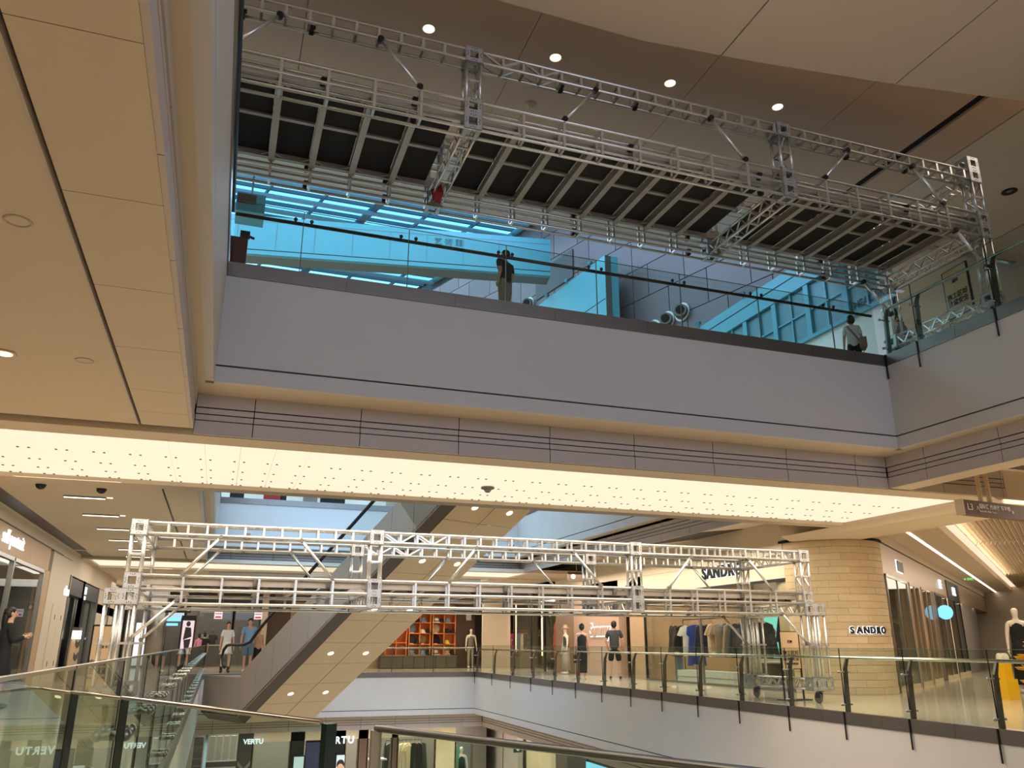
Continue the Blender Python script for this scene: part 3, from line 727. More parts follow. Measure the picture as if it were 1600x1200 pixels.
# far one of L3 (frameless run with round rail)
bl = thing('glass_balustrade', (5, 35, 0), 'glass balustrade on the far edge of the lower void, below hat shelves', 'balustrade')
cu = [3.45+1.77*k for k in range(5)]
for a, b in zip(cu, cu[1:]):
    MB().box(a+.01, b-.01, 35.03, 35.045, .02, 1.06).build('glass_panel', GLASSB, bl)
    MB().box(b-.02, b+.01, 35.05, 35.1, 0, .95).build('post', POSTM, bl)
MB().tube((3.45, 35.12, .96), (10.55, 35.12, .96), .03, 10).build('handrail', CHROME, bl)
# front of L4
bl = thing('glass_balustrade', (5, YF, L4), 'glass balustrade with dark rail above grey fascia at front of upper bridge', 'balustrade')
cu = [XL+.02]+[.55+1.494*k for k in range(7)]+[XR-.1]
for i, (a, b) in enumerate(zip(cu, cu[1:])):
    g = MB().box(a+.008, b-.008, YF+.02, YF+.035, L4+.02, L4+.94).build('glass_panel', GLASSB, bl)
    MB().box(a+.008, b-.008, YF+.019, YF+.036, L4+.94, L4+.945).build('glass_edge', STEEL, g)
    if i: 
        MB().box(a-.006, a+.006, YF+.018, YF+.037, L4+.02, L4+.94).build('glass_joint', POSTM, g)
        for e in (-.11, .11): inst('rail_clamp', 'rclamp', lambda m: m.ball((0, 0, .04), .028, 10, 6).tube((0, 0, -.02), (0, 0, .04), .015, 8), BLACK, bl, (a+e, YF+.06, L4+.78))
MB().tube((XL+.02, YF+.075, L4+.765), (XR-.1, YF+.075, L4+.765), .026, 12).build('handrail', mat('bronze_rail', (70, 58, 46), .22, .9), bl)
# left of L4: seen edge on
bl = thing('glass_balustrade', (XL, 4, L4), 'glass balustrade seen edge-on at left edge of upper void, dark steel', 'balustrade')
for k in range(9): MB().box(XL-.06, XL-.045, -5+1.7*k, -5+1.7*k+1.67, L4+.02, L4+.94).build('glass_panel', GLASSB, bl)
for k in range(9): MB().box(XL-.09, XL-.04, -5+1.7*k-.03, -5+1.7*k, L4, L4+.9).build('post', BLACK, bl)
MB().tube((XL-.02, -5, L4+.77), (XL-.02, YF, L4+.77), .026, 10).build('handrail', BLACK, bl)
MB().tube((XL-.015, -5, L4+.03), (XL-.015, YF, L4+.03), .012, 8).build('foot_rail', BLACK, bl)
# left of L3
bl = thing('glass_balustrade', (XL, 15, 0), 'frameless glass balustrade along left edge of lower void, dark joints', 'balustrade')
cu = [1.0]+[2.75+1.4*k for k in range(24)]
for i, (a, b) in enumerate(zip(cu, cu[1:])):
    g = MB().box(XL-.02, XL-.005, a+.012, b-.012, -.1, 1.05).build('glass_panel', GLASSN, bl)
    MB().box(XL-.022, XL-.003, a-.012, a+.012, -.1, 1.045).build('glass_joint', BLACK, g)
    MB().box(XL-.022, XL-.003, a+.012, b-.012, 1.05, 1.058).build('glass_edge', CHROME, g)
    for z in (.2, .75):
        for e in (.12, -.12): inst('glass_bolt', 'gbolt', lambda m: m.tube((0, 0, 0), (.06, 0, 0), .02, 8).ball((.06, 0, 0), .025, 8, 6), STEEL, bl, (XL-.01, (a if e > 0 else b)+e, z))
# near one beside the camera
bl = thing('glass_balustrade', (0, 1.4, 0), 'near glass balustrade with green edge crossing bottom left corner of view', 'balustrade')
za = 1.02
pa, pb, pc, pd = (at(17.5, 1073, Z, za), at(524, 1129, Z, za), at(597, 1140, Z, za), at(1010, 1191, Z, za))
dr = (pd-pa).normalized(); dr.z = 0; dr.normalize(); nr = Vector((-dr.y, dr.x, 0))
pc = pa+dr*((pc-pa).dot(dr)); pd = pa+dr*((pd-pa).dot(dr)); pb = pa+dr*((pb-pa).dot(dr))
def gp(a, b, m=GLASSN, top=za):
    return MB().prism([(a.x, a.y, -.1), (b.x, b.y, -.1), (b.x, b.y, top), (a.x, a.y, top)], nr*.012).build('glass_panel', m, bl)
mid_ = [pa, at(112, 1083.5, Z, za), at(190, 1092.5, Z, za), pb]
for a, b in zip(mid_, mid_[1:]):
    g = gp(a+dr*.003, b-dr*.003)
    MB().prism([(b.x-dr.x*.004, b.y-dr.y*.004, -.1), (b.x+dr.x*.004, b.y+dr.y*.004, -.1), (b.x+dr.x*.004, b.y+dr.y*.004, za), (b.x-dr.x*.004, b.y-dr.y*.004, za)], nr*.013).build('glass_joint', BLACK, g) if b is not pb else 0
    MB().tube((a.x, a.y, za+.002), (b.x, b.y, za+.002), .0035, 8).build('glass_edge', CHROME, g)
e0, e1 = at(508, 1127, Z, za), at(523, 1128, Z, za)
MB().prism([(pb.x, pb.y, -.1), (pb.x+dr.x*.012, pb.y+dr.y*.012, -.1), (pb.x+dr.x*.012, pb.y+dr.y*.012, za), (pb.x, pb.y, za)], nr*.016).build('glass_end_edge', GREEN, bl)
g = gp(pc, pd+dr*1.5)
MB().tube((pc.x, pc.y, za+.002), (pd.x+dr.x*1.5, pd.y+dr.y*1.5, za+.002), .0042, 8).build('top_rail', STEEL, g)
MB().box(pc.x-.006, pc.x+.006, pc.y-.006, pc.y+.006, -.1, za).build('end_frame', STEEL, g)

# ------------------------------------------------------------------ escalator
es = thing('escalator', (3.4, 27, 0), 'brown clad escalator rising from lower left to the upper bridge, boarded soffit with lamps', 'escalator')
th = math.radians(25.5); ux = Vector((math.sin(th), -math.cos(th), 0)); rise = ux*.866+Vector((0, 0, .5))
K = Vector((.92, 30.69, -1.45)); wv = Vector((math.cos(th), math.sin(th), 0))
Wd = 3.0; run = 13.0
T = K+rise*run                                  # soffit knee at the top
end = K-ux*2.7                                  # lower landing
hz = Vector((0, 0, 1))
hs = 1.62                                       # height of the side above the soffit, along z
def side(a0, a1, lo, hi):                       # quads of side cladding with joints
    n = max(1, round((a1-a0).length/1.15)); 
    for k in range(n):
        p, q = a0.lerp(a1, k/n), a0.lerp(a1, (k+1)/n); e = (q-p).normalized()*.012
        MB().prism([p+e+lo, q-e+lo, q-e+hi, p+e+hi], wv*.05).build('side_panel', ESC, es)
bv = hz*.16+wv*-.0
side(K, T, hz*.2, hz*hs); side(end, K, hz*.2, hz*1.47)
side(T, T+ux*5.5, hz*.2, hz*1.62)
side2 = MB().prism([K-ux*2.7+wv*Wd+hz*.2, K+wv*Wd+hz*.2, T+wv*Wd+hz*.2, T+ux*5.5+wv*Wd+hz*.2, T+ux*5.5+wv*Wd+hz*1.6, T+wv*Wd+hz*1.62, K+wv*Wd+hz*1.6, K-ux*2.7+wv*Wd+hz*1.45], -wv*.05); side2.build('far_side', ESC, es)
MB().prism([end+hz*.2, end+wv*Wd+hz*.2, end+wv*Wd+hz*1.45, end+hz*1.45], -ux*.05).build('end_panel', ESC, es)
bevel = wv*.26-hz*.0
for a, b in ((end, K), (K, T), (T, T+ux*5.5)):
    MB().prism([a+hz*.22, b+hz*.22, b+wv*.3+hz*-.02, a+wv*.3+hz*-.02], hz*.05).build('bevel_strip', ESCB, es)
n = 10
for k in range(n):
    for j in range(2):
        w0, w1 = .3+(Wd-.3)*j/2+.014, .3+(Wd-.3)*(j+1)/2-.014
        a, b = K.lerp(T, k/n)+rise*.014, K.lerp(T, (k+1)/n)-rise*.014
        t_ = MB().prism([a+wv*w0, b+wv*w0, b+wv*w1, a+wv*w1], hz*.04).build('soffit_tile', ESCS, es)
        if k in (1, 3, 5, 7, 9):
            c = (a+b)/2+wv*((w0+w1)/2); nn = rise.cross(wv).normalized(); nn = nn if nn.z < 0 else -nn
            MB().tube(c-nn*.01, c+nn*.012, .1, 14).build('lamp_disc', WARML, t_)
MB().prism([end+wv*.3, K+wv*.3, K+wv*Wd, end+wv*Wd], hz*.04).build('soffit_end', ESCS, es)
MB().prism([T+wv*.3, T+wv*.3+ux*5.5, T+wv*Wd+ux*5.5, T+wv*Wd], hz*.04).build('soffit_end', ESCS, es)
MB().prism([K+wv*.1+hz*.9, T+wv*.1+hz*.9, T+wv*(Wd-.1)+hz*.9, K+wv*(Wd-.1)+hz*.9], hz*.05).build('pit_lining', ESCB, es)
nst = 24
for k in range(nst):
    p = K.lerp(T, k/nst)+hz*1.25; q = K.lerp(T, (k+1)/nst)+hz*1.25
    MB().prism([p+wv*.5, q+wv*.5-hz*(q.z-p.z), q+wv*(Wd-.5)-hz*(q.z-p.z), p+wv*(Wd-.5)], hz*.15).build('step', DGREY, es)
MB().prism([end+wv*.06+hz*1.40, K+wv*.06+hz*1.40, K+wv*(Wd-.06)+hz*1.40, end+wv*(Wd-.06)+hz*1.40], hz*.05).build('landing_plate', STEEL, es)
for w in (.12, Wd-.12):
    b0 = hz*hs
    pts = [K-ux*1.5+hz*1.75, K-ux*1.68+hz*1.9, K-ux*1.78+hz*2.12, K-ux*1.72+hz*2.35, K-ux*1.5+hz*2.5, K-ux*1.2+hz*2.53, K-ux*.6+hz*2.52, K-ux*.2+hz*2.54, K+ux*.2+hz*2.62, K+rise*.8+hz*2.6, K+rise*1.6+hz*2.62, T-rise*.6+hz*2.62, T+hz*2.6, T+ux*1.4+hz*2.55, T+ux*1.65+hz*2.4, T+ux*1.6+hz*2.1]
    MB().path([p+wv*w for p in pts], .055, 8).build('handrail', RUBBER, es)
    g = MB().prism([K-ux*1.4+wv*w+hz*1.5, K+wv*w+hz*1.55, T+wv*w+hz*1.62, T+ux*1.4+wv*w+hz*1.6, T+ux*1.4+wv*w+hz*2.5, T+wv*w+hz*2.55, K+wv*w+hz*2.5, K-ux*1.4+wv*w+hz*2.45], wv*.015)
    g.build('glass_side', GLASSS, es)
# crumpled film wrapped on the upper newel
wr = MB(); c = T+hz*2.45-rise*.2+wv*.1
for k in range(9):
    a = Vector((random.uniform(-.4, .5), random.uniform(-.2, .2), random.uniform(-.5, .35)))
    wr.add([c+a, c+a+Vector((.25, .05, -.1)), c+a+Vector((.12, -.1, -.5)), c+a+Vector((-.1, .08, -.3))], [(0, 1, 2), (0, 2, 3)])
tag(wr.build('plastic_wrapping', mat('plastic_film', (170, 190, 205), .25)), 'crumpled plastic film wrapped round upper end of escalator handrail', 'wrapping')
# ------------------------------------------------------------------ figures
def skin_mesh(name, chains, m, parent, sub_=1, root=0):
    """chains: list of lists of (point, radius); points that coincide are shared"""
    vs = []; rs = []; es = []; idx = {}
    for ch in chains:
        last = None
        for p, r in ch:
            k = tuple(round(c, 4) for c in p)
            if k not in idx: idx[k] = len(vs); vs.append(Vector(p)); rs.append(r if isinstance(r, tuple) else (r, r))
            i = idx[k]
            if last is not None and last != i: es.append((last, i))
            last = i
    me = bpy.data.meshes.new(name); me.from_pydata(vs, es, []); o = bpy.data.objects.new(name, me); COL.objects.link(o)
    sm = o.modifiers.new('s', 'SKIN'); sm.use_smooth_shade = True; sd = o.modifiers.new('d', 'SUBSURF'); sd.levels = sub_; sd.render_levels = sub_
    for i, d in enumerate(me.skin_vertices[0].data): d.radius = rs[i]; d.use_root = (i == root)
    dg = bpy.context.evaluated_depsgraph_get(); ev = o.evaluated_get(dg); nm = bpy.data.meshes.new_from_object(ev)
    o.modifiers.clear(); o.data = nm; nm.materials.clear(); nm.materials.append(m)
    for p in nm.polygons: p.use_smooth = True
    o.parent = parent
    return o
def figure(label, cat, loc, face, h=1.7, arms=None, legs=None, top=C_BLK, bottom=C_BLK, bkind='trousers', sleeve='short', hair='short', skinm=None, shoes=C_BLK, lean=0.0, extra=None, hairm=None, topend=.52, group=None, female=False, kind='person', naked_legs=True, hat=None, headturn=0.0):
    """standing figure facing +y about its own feet, then turned by face (radians)"""
    skinm = skinm or SKINM
    root = thing(kind, (0, 0, 0), label, cat, group)
    k = h/1.7; V = lambda x, y, z: Vector((x*k, (y+lean*max(0, z-.9))*k, z*k))
    sh = .155 if female else .18; hp = .085
    A = {'L': ((.05, .02, -.28), (.02, .05, -.25)), 'R': ((-.05, .02, -.28), (-.02, .05, -.25))}
    if arms: A.update(arms)
    G = {'L': ((0, 0), (0, 0)), 'R': ((0, 0), (0, 0))}
    if legs: G.update(legs)
    pel = V(0, 0, .92); sp = V(0, -.01, 1.12); ch = V(0, .0, 1.30); nk = V(0, .0, 1.43); hd0 = V(0, .015, 1.50)
    chains = [[(pel, (.125*k, .10*k)), (sp, (.115*k, .09*k)), (ch, (.135*k, .10*k)), (nk, .055*k), (hd0, .05*k), (V(0, .02, 1.56), (.068*k, .08*k)), (V(0, .012, 1.63), (.074*k, .088*k)), (V(0, 0.0, 1.675), (.05*k, .06*k))]]
    J = {}
    for s, sx in (('L', 1), ('R', -1)):
        s0 = V(sx*sh, 0, 1.385); e = s0+Vector(A[s][0])*k; w = e+Vector(A[s][1])*k; d = (w-e).normalized()
        side_ = Vector((sx, 0, 0)); f = d.cross(side_); f = f.normalized() if f.length > .05 else Vector((0, 1, 0))
        hc = w+d*.055*k
        chains.append([(ch, (.135*k, .10*k)), (s0, .055*k), (e, .04*k), (w, .026*k), (hc, (.032*k, .018*k))])
        for q, ln in ((-.028, .06), (-.010, .075), (.010, .07), (.028, .055)):
            kn = hc+f*q*k+d*.035*k
            chains.append([(hc, (.032*k, .018*k)), (kn, .0095*k), (kn+d*ln*.5*k+side_*(-.012*k), .0085*k), (kn+d*ln*.85*k+side_*(-.03*k), .007*k)])
        chains.append([(w+d*.02*k, .02*k), (w+d*.045*k+f*.035*k, .010*k), (w+d*.08*k+f*.045*k, .009*k)])
        chains.append([(w, .026*k), (w+d*.02*k, .02*k)])
        h0 = V(sx*hp, 0, .86); kn_ = V(sx*(hp+.01)+G[s][0][0]*.45, G[s][0][1]*.45, .49); an = V(sx*(hp+.01)+G[s][0][0]*.45+G[s][1][0]*.42, G[s][0][1]*.45+G[s][1][1]*.42, .085)
        toe = an+Vector((sx*.02, .13, -.055))*k
        chains.append([(pel, (.125*k, .10*k)), (h0, .085*k), (kn_, .052*k), (V(0,0,0)*0+kn_.lerp(an, .35), .05*k), (an, .034*k), (toe, (.035*k, .022*k))])
        J[s] = (s0, e, w, h0, kn_, an, toe, d)
    skin_mesh('body', chains, skinm, root, 1)
    # clothes
    te = {.52: .82}.get(topend, topend)
    if top:
        tc = [[(V(0, 0, te), (.17*k, .13*k)), (V(0, 0, .95), (.168*k, .128*k)), (sp, (.15*k, .118*k)), (ch, (.165*k, .125*k)), (V(0, 0, 1.43), (.085*k, .07*k))]]
        if sleeve:
            for s in 'LR':
                s0, e, w = J[s][:3]; stop = s0.lerp(e, .75) if sleeve == 'short' else w
                tc.append([(ch, (.155*k, .118*k)), (s0, .07*k)]+([(stop, .062*k)] if sleeve == 'short' else [(e, .058*k), (stop, .044*k)]))
        skin_mesh('shirt' if sleeve == 'short' else 'jacket' if sleeve else 'vest', tc, top, root, 1)
    if bottom:
        if bkind in ('trousers', 'shorts'):
            bc = [[(V(0, 0, 1.0), (.13*k, .105*k)), (pel, (.138*k, .112*k))]]
            for s in 'LR':
                h0, kn_, an = J[s][3:6]
                bc.append([(pel, (.138*k, .112*k)), (h0, .1*k)]+([(h0.lerp(kn_, .5), .1*k), (h0.lerp(kn_, 1.0), .098*k)] if bkind == 'shorts' else [(kn_, .068*k), (an, .055*k)]))
            skin_mesh(bkind, bc, bottom, root, 1)
        else:
            zb = {'dress': .62, 'skirt': .2, 'longskirt': .16, 'coat': .42}[bkind]
            m = MB(); prof = [(.02, 1.02), (.14, 1.02), (.165, .9), (.19 if bkind != 'skirt' else .17, .7), ({'dress': .24, 'coat': .22}.get(bkind, .15), zb), (.13, zb), (.02, zb+.02)]
            if bkind == 'longskirt': prof = [(.02, 1.04), (.125, 1.04), (.16, .9), (.18, .6), (.21, zb), (.19, zb), (.02, zb+.02)]
            m.lathe([(r*k, z*k) for r, z in prof[::-1]], (0, lean*.05, 0), 18, 1, .8)
            m.build('skirt' if 'skirt' in bkind else bkind+'_skirt', bottom, root)
    for s in 'LR':
        an, toe = J[s][5], J[s][6]
        if shoes: 
            m = MB(); c = (an+toe)/2; m.ball((c.x, c.y, .045*k), (.048*k, .13*k, .045*k), 10, 6)
            if shoes is not C_BLK or not naked_legs or bkind == 'dress': m.tube((an.x, an.y, .05*k), (an.x, an.y, (.22 if bkind == 'dress' else .1)*k), .05*k, 10)
            m.build('shoe', shoes, root)
    # face
    hy = V(0, .012, 1.60)
    if kind == 'person':
        m = MB()
        for sx in (-1, 1): m.ball(hy+Vector((sx*.03, .083, .01))*k, (.011*k, .006*k, .006*k), 8, 5)
        m.build('eyes', C_BLK, root)
        MB().ball(hy+Vector((0, .092, -.022))*k, (.012*k, .016*k, .022*k), 8, 6).build('nose', skinm, root)
        MB().ball(hy+Vector((0, .082, -.062))*k, (.024*k, .006*k, .006*k), 8, 5).build('mouth', C_PNK, root)
        m = MB()
        for sx in (-1, 1): m.ball(hy+Vector((sx*.078, -.005, -.01))*k, (.012*k, .022*k, .032*k), 8, 6)
        m.build('ears', skinm, root)
    if hair:
        m = MB(); hc = V(0, -.008, 1.63)
        m.ball(hc+Vector((0, -.012, .012))*k, (.086*k, .098*k, .08*k), 16, 10)
        m.ball(hc+Vector((0, -.03, -.03))*k, (.088*k, .085*k, .1*k), 14, 8)
        if hair == 'long': m.ball(V(0, -.075, 1.5), (.075*k, .05*k, .2*k), 12, 8)
        if hair == 'bob': m.ball(hc+Vector((0, -.02, -.06))*k, (.1*k, .095*k, .1*k), 14, 8)
        if hair == 'bun': m.ball(hc+Vector((0, -.08, .06))*k, .045*k, 10, 8)
        m.build('hair', hairm or HAIR, root)
    if hat:
        MB().lathe([(r*k, z*k) for r, z in ((.001, .13), (.07, .11), (.09, .02), (.17, .0), (.17, -.01), (.09, .005), (.001, .0))][::-1], V(0, 0, 1.66), 16).build('hat', hat, root)
    if extra: extra(root, J, V, k)
    root.location = Vector(loc); root.rotation_euler.z = face
    return root

# ------------------------------------------------------------------ clothes on rails, hats
def garment(kind, w=.42, hgt=.62, d=.09):
    key = ('garm', kind, w, hgt)
    def draw(m):
        if kind == 'trousers': pts = [(-.1, 0), (.1, 0), (.12, -hgt), (.03, -hgt), (0, -.25), (-.03, -hgt), (-.12, -hgt)]
        elif kind == 'dress': pts = [(-.07, 0), (.07, 0), (.17, -.04), (.19, -.2), (.14, -.25), (.2, -hgt), (-.2, -hgt), (-.14, -.25), (-.19, -.2), (-.17, -.04)]
        else:
            sl = .22 if kind == 'tee' else hgt-.04
            pts = [(-.07, 0), (0, -.03), (.07, 0), (w/2-.03, -.05), (w/2+.05, -sl), (w/2-.03, -sl-.02), (w/2-.07, -.2), (w/2-.07, -hgt), (-w/2+.07, -hgt), (-w/2+.07, -.2), (-w/2+.03, -sl-.02), (-w/2-.05, -sl), (-w/2+.03, -.05)]
        p3 = [Vector((x, -d/2, z)) for x, z in pts]; n = len(p3)
        m.prism(p3, (0, d, 0))
        # rounded fronts: a second, smaller layer proud of the first
        c = sum(p3, Vector())/n
        m.prism([c+(p-c)*.8+Vector((0, -.02, 0)) for p in p3], (0, d+.04, 0))
    return key, draw
def hang(label, loc, kind, m, rz=0, w=.42, hgt=.62, group=None, scale=1, cat='garment', hanger=WOOD):
    g = thing('hanging_'+{'tee': 'shirt', 'jacket': 'jacket', 'dress': 'dress', 'trousers': 'trousers'}[kind], (0, 0, 0), label, cat, group)
    key, fn = garment(kind, w, hgt)
    o = inst('cloth_body', key+(m.name,), fn, m, g, (0, 0, 0))
    inst('hanger', 'hanger'+hanger.name, lambda q: q.bar((-.17, 0, -.045), (0, 0, .02), .02, .015).bar((.17, 0, -.045), (0, 0, .02), .02, .015).path([(0, 0, .01), (0, 0, .06), (.02, 0, .09), (0, 0, .115), (-.015, 0, .1)], .005, 6), hanger, g)
    g.location = Vector(loc); g.rotation_euler.z = rz; g.scale = (scale,)*3
    return g
def rail(name, p, q, label, m=BLACK, foot=None):
    o = thing(name, p, label, 'clothes rail')
    MB().tube(p, q, .015, 8).build('bar', m, o)
    for e in (p, q):
        e = Vector(e)
        if foot is not None: MB().tube(e, (e.x, e.y, foot), .014, 8).build('leg', m, o)
    return o
def hat_on_shelf(label, loc, kind, m, s=1.0):
    g = thing('hat', loc, label, 'hat', 'hats on the orange shelves')
    loc = Vector(loc)
    if kind == 'brim': MB().lathe([(.001, .13), (.06, .125), (.085, .1), (.095, .02), (.17, .0), (.17, -.006), (.09, .0), (.001, .0)][::-1], loc+Vector((0, 0, .006)), 16).build('crown_and_brim', m, g); MB().lathe([(.097, .02), (.099, .045), (.09, .05)], loc+Vector((0, 0, .006)), 16).build('band', C_BLK, g)
    elif kind == 'cap': MB().ball(loc+Vector((0, 0, .0)), (.095, .11, .12), 14, 6, 0, PI/2).build('crown', m, g); MB().prism([loc+Vector(v) for v in ((-.08, -.08, .01), (.08, -.08, .01), (.06, -.19, .0), (-.06, -.19, .0))], (0, 0, .012)).build('peak', m, g)
    elif kind == 'bucket': MB().lathe([(.001, .13), (.08, .125), (.1, .04), (.145, .0), (.14, -.004), (.095, .035), (.001, .035)][::-1], loc+Vector((0, 0, .006)), 14).build('crown_and_brim', m, g); MB().lathe([(.1, .04), (.103, .05), (.1, .055)], loc+Vector((0, 0, .006)), 14).build('band', C_GRY, g)
    else: MB().ball(loc+Vector((0, .02, .13)), (.13, .035, .13), 16, 8).build('disc', m, g); MB().box(loc.x-.05, loc.x+.05, loc.y-.03, loc.y+.05, loc.z, loc.z+.02).build('stand', IVORY, g)
    for ch in [q for q in bpy.data.objects if q.parent == g]: ch.scale = (1.7,)*3
    return g
def sign_text(s, size, loc, rx, rz, label, m=SIGNW, back=None, depth=.03, bold=.01, cat='sign', sx=1, space=1.0, name='shop_sign'):
    o = thing(name, loc, label, cat)
    text(s, size, m, loc, rx, rz, parent=o, depth=depth, bold=bold, sx=sx, space=space)
    if back is not None:
        off = Vector((math.sin(rz), -math.cos(rz), 0))
        text(s, size, back, Vector(loc)-off*.03, rx, rz, name='halo', parent=o, depth=.004, bold=bold+size*.07, sx=sx, space=space)
    return o
# ------------------------------------------------------------------ right side of L3: stone corner, SANDRO shop, corridor
T = Vector((15.75, 16.59, 0)); u = Vector((.797, .604, 0)); nv = Vector((.604, -.797, 0)); R = 1.35
cc = T-nv*R
FX = cc.x-R                                   # plane of the long shopfront
HF = 3.62
st = struct('wall_stone_corner', MB().tube((cc.x, cc.y, 0), (cc.x, cc.y, HF), R-.03, 40), STONE)
rows = 22; rh = HF/rows; a0 = math.atan2(nv.y, nv.x); a1 = -PI
a0 -= 0; span = a0-a1
for r in range(rows):
    n = 4; off = (r*.37) % 1
    cs = [0]+[(k+off)/n for k in range(n) if 0 < (k+off)/n < 1]+[1]
    for c0_, c1_ in zip(cs, cs[1:]):
        if c1_-c0_ < .02: continue
        aa, ab = a1+span*c0_+.002, a1+span*c1_-.002; m_ = max(2, int((ab-aa)/.12)); mb = MB()
        pr = R+random.uniform(-.003, .004)
        o_ = [(cc.x+pr*math.cos(aa+(ab-aa)*i/m_), cc.y+pr*math.sin(aa+(ab-aa)*i/m_)) for i in range(m_+1)]
        i_ = [(cc.x+(R-.04)*math.cos(aa+(ab-aa)*i/m_), cc.y+(R-.04)*math.sin(aa+(ab-aa)*i/m_)) for i in range(m_+1)]
        mb.prism([(x, y, rh*r+.003) for x, y in o_+i_[::-1]], (0, 0, rh-.006)); mb.build('stone_course', random.choice((STONE, STONE, STONE2, STONE3)), st)
MB().tube((cc.x, cc.y, HF), (cc.x, cc.y, HF+.06), R+.03, 40).build('top_gap', DARK, st)
struct('wall_bulkhead', MB().tube((cc.x, cc.y, HF+.06), (cc.x, cc.y, 4.2), R+.02, 40).box(FX-.02, FX+.2, cc.y, 46, 3.35, 4.2), PAINT)
def letters_on_column(s, size, z, mid, label):
    o = thing('shop_sign', (cc.x, cc.y-R, z), label, 'sign'); n = len(s); adv = .175
    for i, chh in enumerate(s):
        a = mid+(i-(n-1)/2)*adv/R
        p = Vector((cc.x+(R+.03)*math.cos(a), cc.y+(R+.03)*math.sin(a), z)); rz = a+PI/2
        text(chh, size, C_BLK, p, PI/2, rz, name='letter', parent=o, depth=.012, bold=.008)
        q = Vector((cc.x+(R+.008)*math.cos(a), cc.y+(R+.008)*math.sin(a), z)); text(chh, size, SIGNW, q, PI/2, rz, name='letter_halo', parent=o, depth=.002, bold=.022)
ps = at(1359, 985, Y, 16.3); dirp = Vector((ps.x-cc.x, ps.y-cc.y)); midA = math.atan2(dirp.y, dirp.x)
letters_on_column('SANDRO', .21, at(1359, 985, Y, 16.2).z, midA, 'black halo-lit SANDRO letters on round stone corner')
# long shopfront x = FX
def fy(px): return at(px, 1000, X, FX).y
struct('wall_shopfront', MB().box(FX, FX+.15, cc.y, 30.5, 2.75, 3.35), PAINT)
sign_text('SANDRO', .46, (FX-.04, fy(1137), 3.12), PI/2, -PI/2, 'black SANDRO letters on beige fascia above clothes window', C_BLK, SIGNW, .02, .012, space=1.15)
yA, yB = cc.y, fy(1008)
wn = thing('shop_window', (FX, (yA+yB)/2, 0), 'tall frameless shop window with clothes behind it, left of stone corner', 'window')
cutw = [yA, fy(1163), fy(1095), yB]
for a, b in zip(cutw, cutw[1:]): MB().box(FX+.02, FX+.035, a+.02, b-.02, .05, 2.75).build('glass_panel', GLASSS, wn)
for y in cutw[1:-1]: MB().box(FX, FX+.06, y-.03, y+.03, 0, 2.75).build('mullion', STEEL, wn)
MB().box(FX, FX+.06, yB-.04, yB+.04, 0, 2.75).build('end_mullion', BLACK, wn)
MB().box(FX-.01, FX+.08, yA, yB, 2.68, 2.75).build('head_bar', BLACK, wn); MB().box(FX-.01, FX+.08, yA, yB, 0, .06).build('sill_bar', STEEL, wn)
struct('wall_shop_inner', MB().box(18.2, 18.3, 19.2, 46, 0, 4.2), WHITE)
struct('ceiling', MB().prism([(FX+.15, 17.7, 3.3), (14.8, 17.7, 3.3), (18.2, 19.3, 3.3), (18.2, 46, 3.3), (FX+.15, 46, 3.3)], (0, 0, .06)), WHITE)
struct('wall_shop_inner', MB().box(FX+.2, 18.2, yB+.2, yB+.3, 0, 3.3), WOOD)
area('shop_lamps', (16, 21.8, 3.2), 3.0, 5, 170, (1, .9, .76))
for i, (x, y) in enumerate(((15, 20), (15.2, 22.5), (16.6, 20.5), (16.8, 23), (15.6, 24.5), (17.4, 21.6))):
    o = thing('shop_downlight', (x, y, 3.28), '%s small round downlight of the clothes shop ceiling, counted from the stone corner' % ORD[i], 'ceiling light', 'downlights in the SANDRO shop')
    MB().tube((x, y, 3.285), (x, y, 3.3), .09, 14).build('ring', WHITE, o); MB().tube((x, y, 3.275), (x, y, 3.286), .065, 14).build('lamp_disc', WHITEL, o)
# platform, rails and garments of the SANDRO shop
pf = thing('display_plinth', (14.3, 22.0, 0), 'low white display plinth inside clothes window', 'plinth')
MB().box(13.95, 14.5, fy(1125), fy(1040), 0, .36).build('plinth_body', WHITE, pf); MB().box(13.94, 14.51, fy(1125)-.01, fy(1040)+.01, .17, .18).build('shadow_line', GREY, pf)
for k in range(3): MB().box(FX+.26+.14*k, FX+.3+.14*k, 0, 0.001, 0, .001) if 0 else None
xr_ = 14.35; zr_ = at(1100, 967, X, xr_).z
gl = [(1052, 'jacket', C_BLK, 'black jacket with red lettering, first on rail from left'), (1061, 'jacket', C_CHA, 'charcoal jacket behind the red-lettered one'), (1070, 'jacket', C_BLK, 'black jacket with pale lapel beside blue printed top'), (1077, 'tee', C_WHT, 'white tee beside blue printed top'), (1087, 'dress', C_ROY, 'royal blue printed long top in clothes window'), (1101, 'jacket', C_NAV, 'navy jacket right of blue printed top'), (1112, 'tee', C_CRM, 'large cream tee facing front in clothes window'), (1120, 'tee', C_TAN, 'tan tee behind cream tee'), (1127, 'tee', C_KHA, 'khaki tee right of tan tee'), (1137, 'tee', C_GRN, 'dark green tee facing front in clothes window'), (1146, 'jacket', C_KHA, 'khaki overshirt right of dark green tee'), (1153, 'jacket', C_CHA, 'charcoal overshirt at right end of rail'), (1180, 'jacket', C_WHT, 'white shirt behind scaffold leg'), (1186, 'jacket', C_BLK, 'black jacket behind scaffold leg, right of white shirt'), (1194, 'jacket', C_CHA, 'charcoal jacket behind scaffold leg, rightmost there'), (1268, 'jacket', C_BLK, 'black jacket with red patch nearest the stone corner'), (1258, 'jacket', C_NAV, 'navy jacket second from the stone corner')]
rail('clothes_rail', (xr_, fy(1202), zr_), (xr_, fy(1036), zr_), 'black clothes rail in clothes window left of stone corner', BLACK, .36)
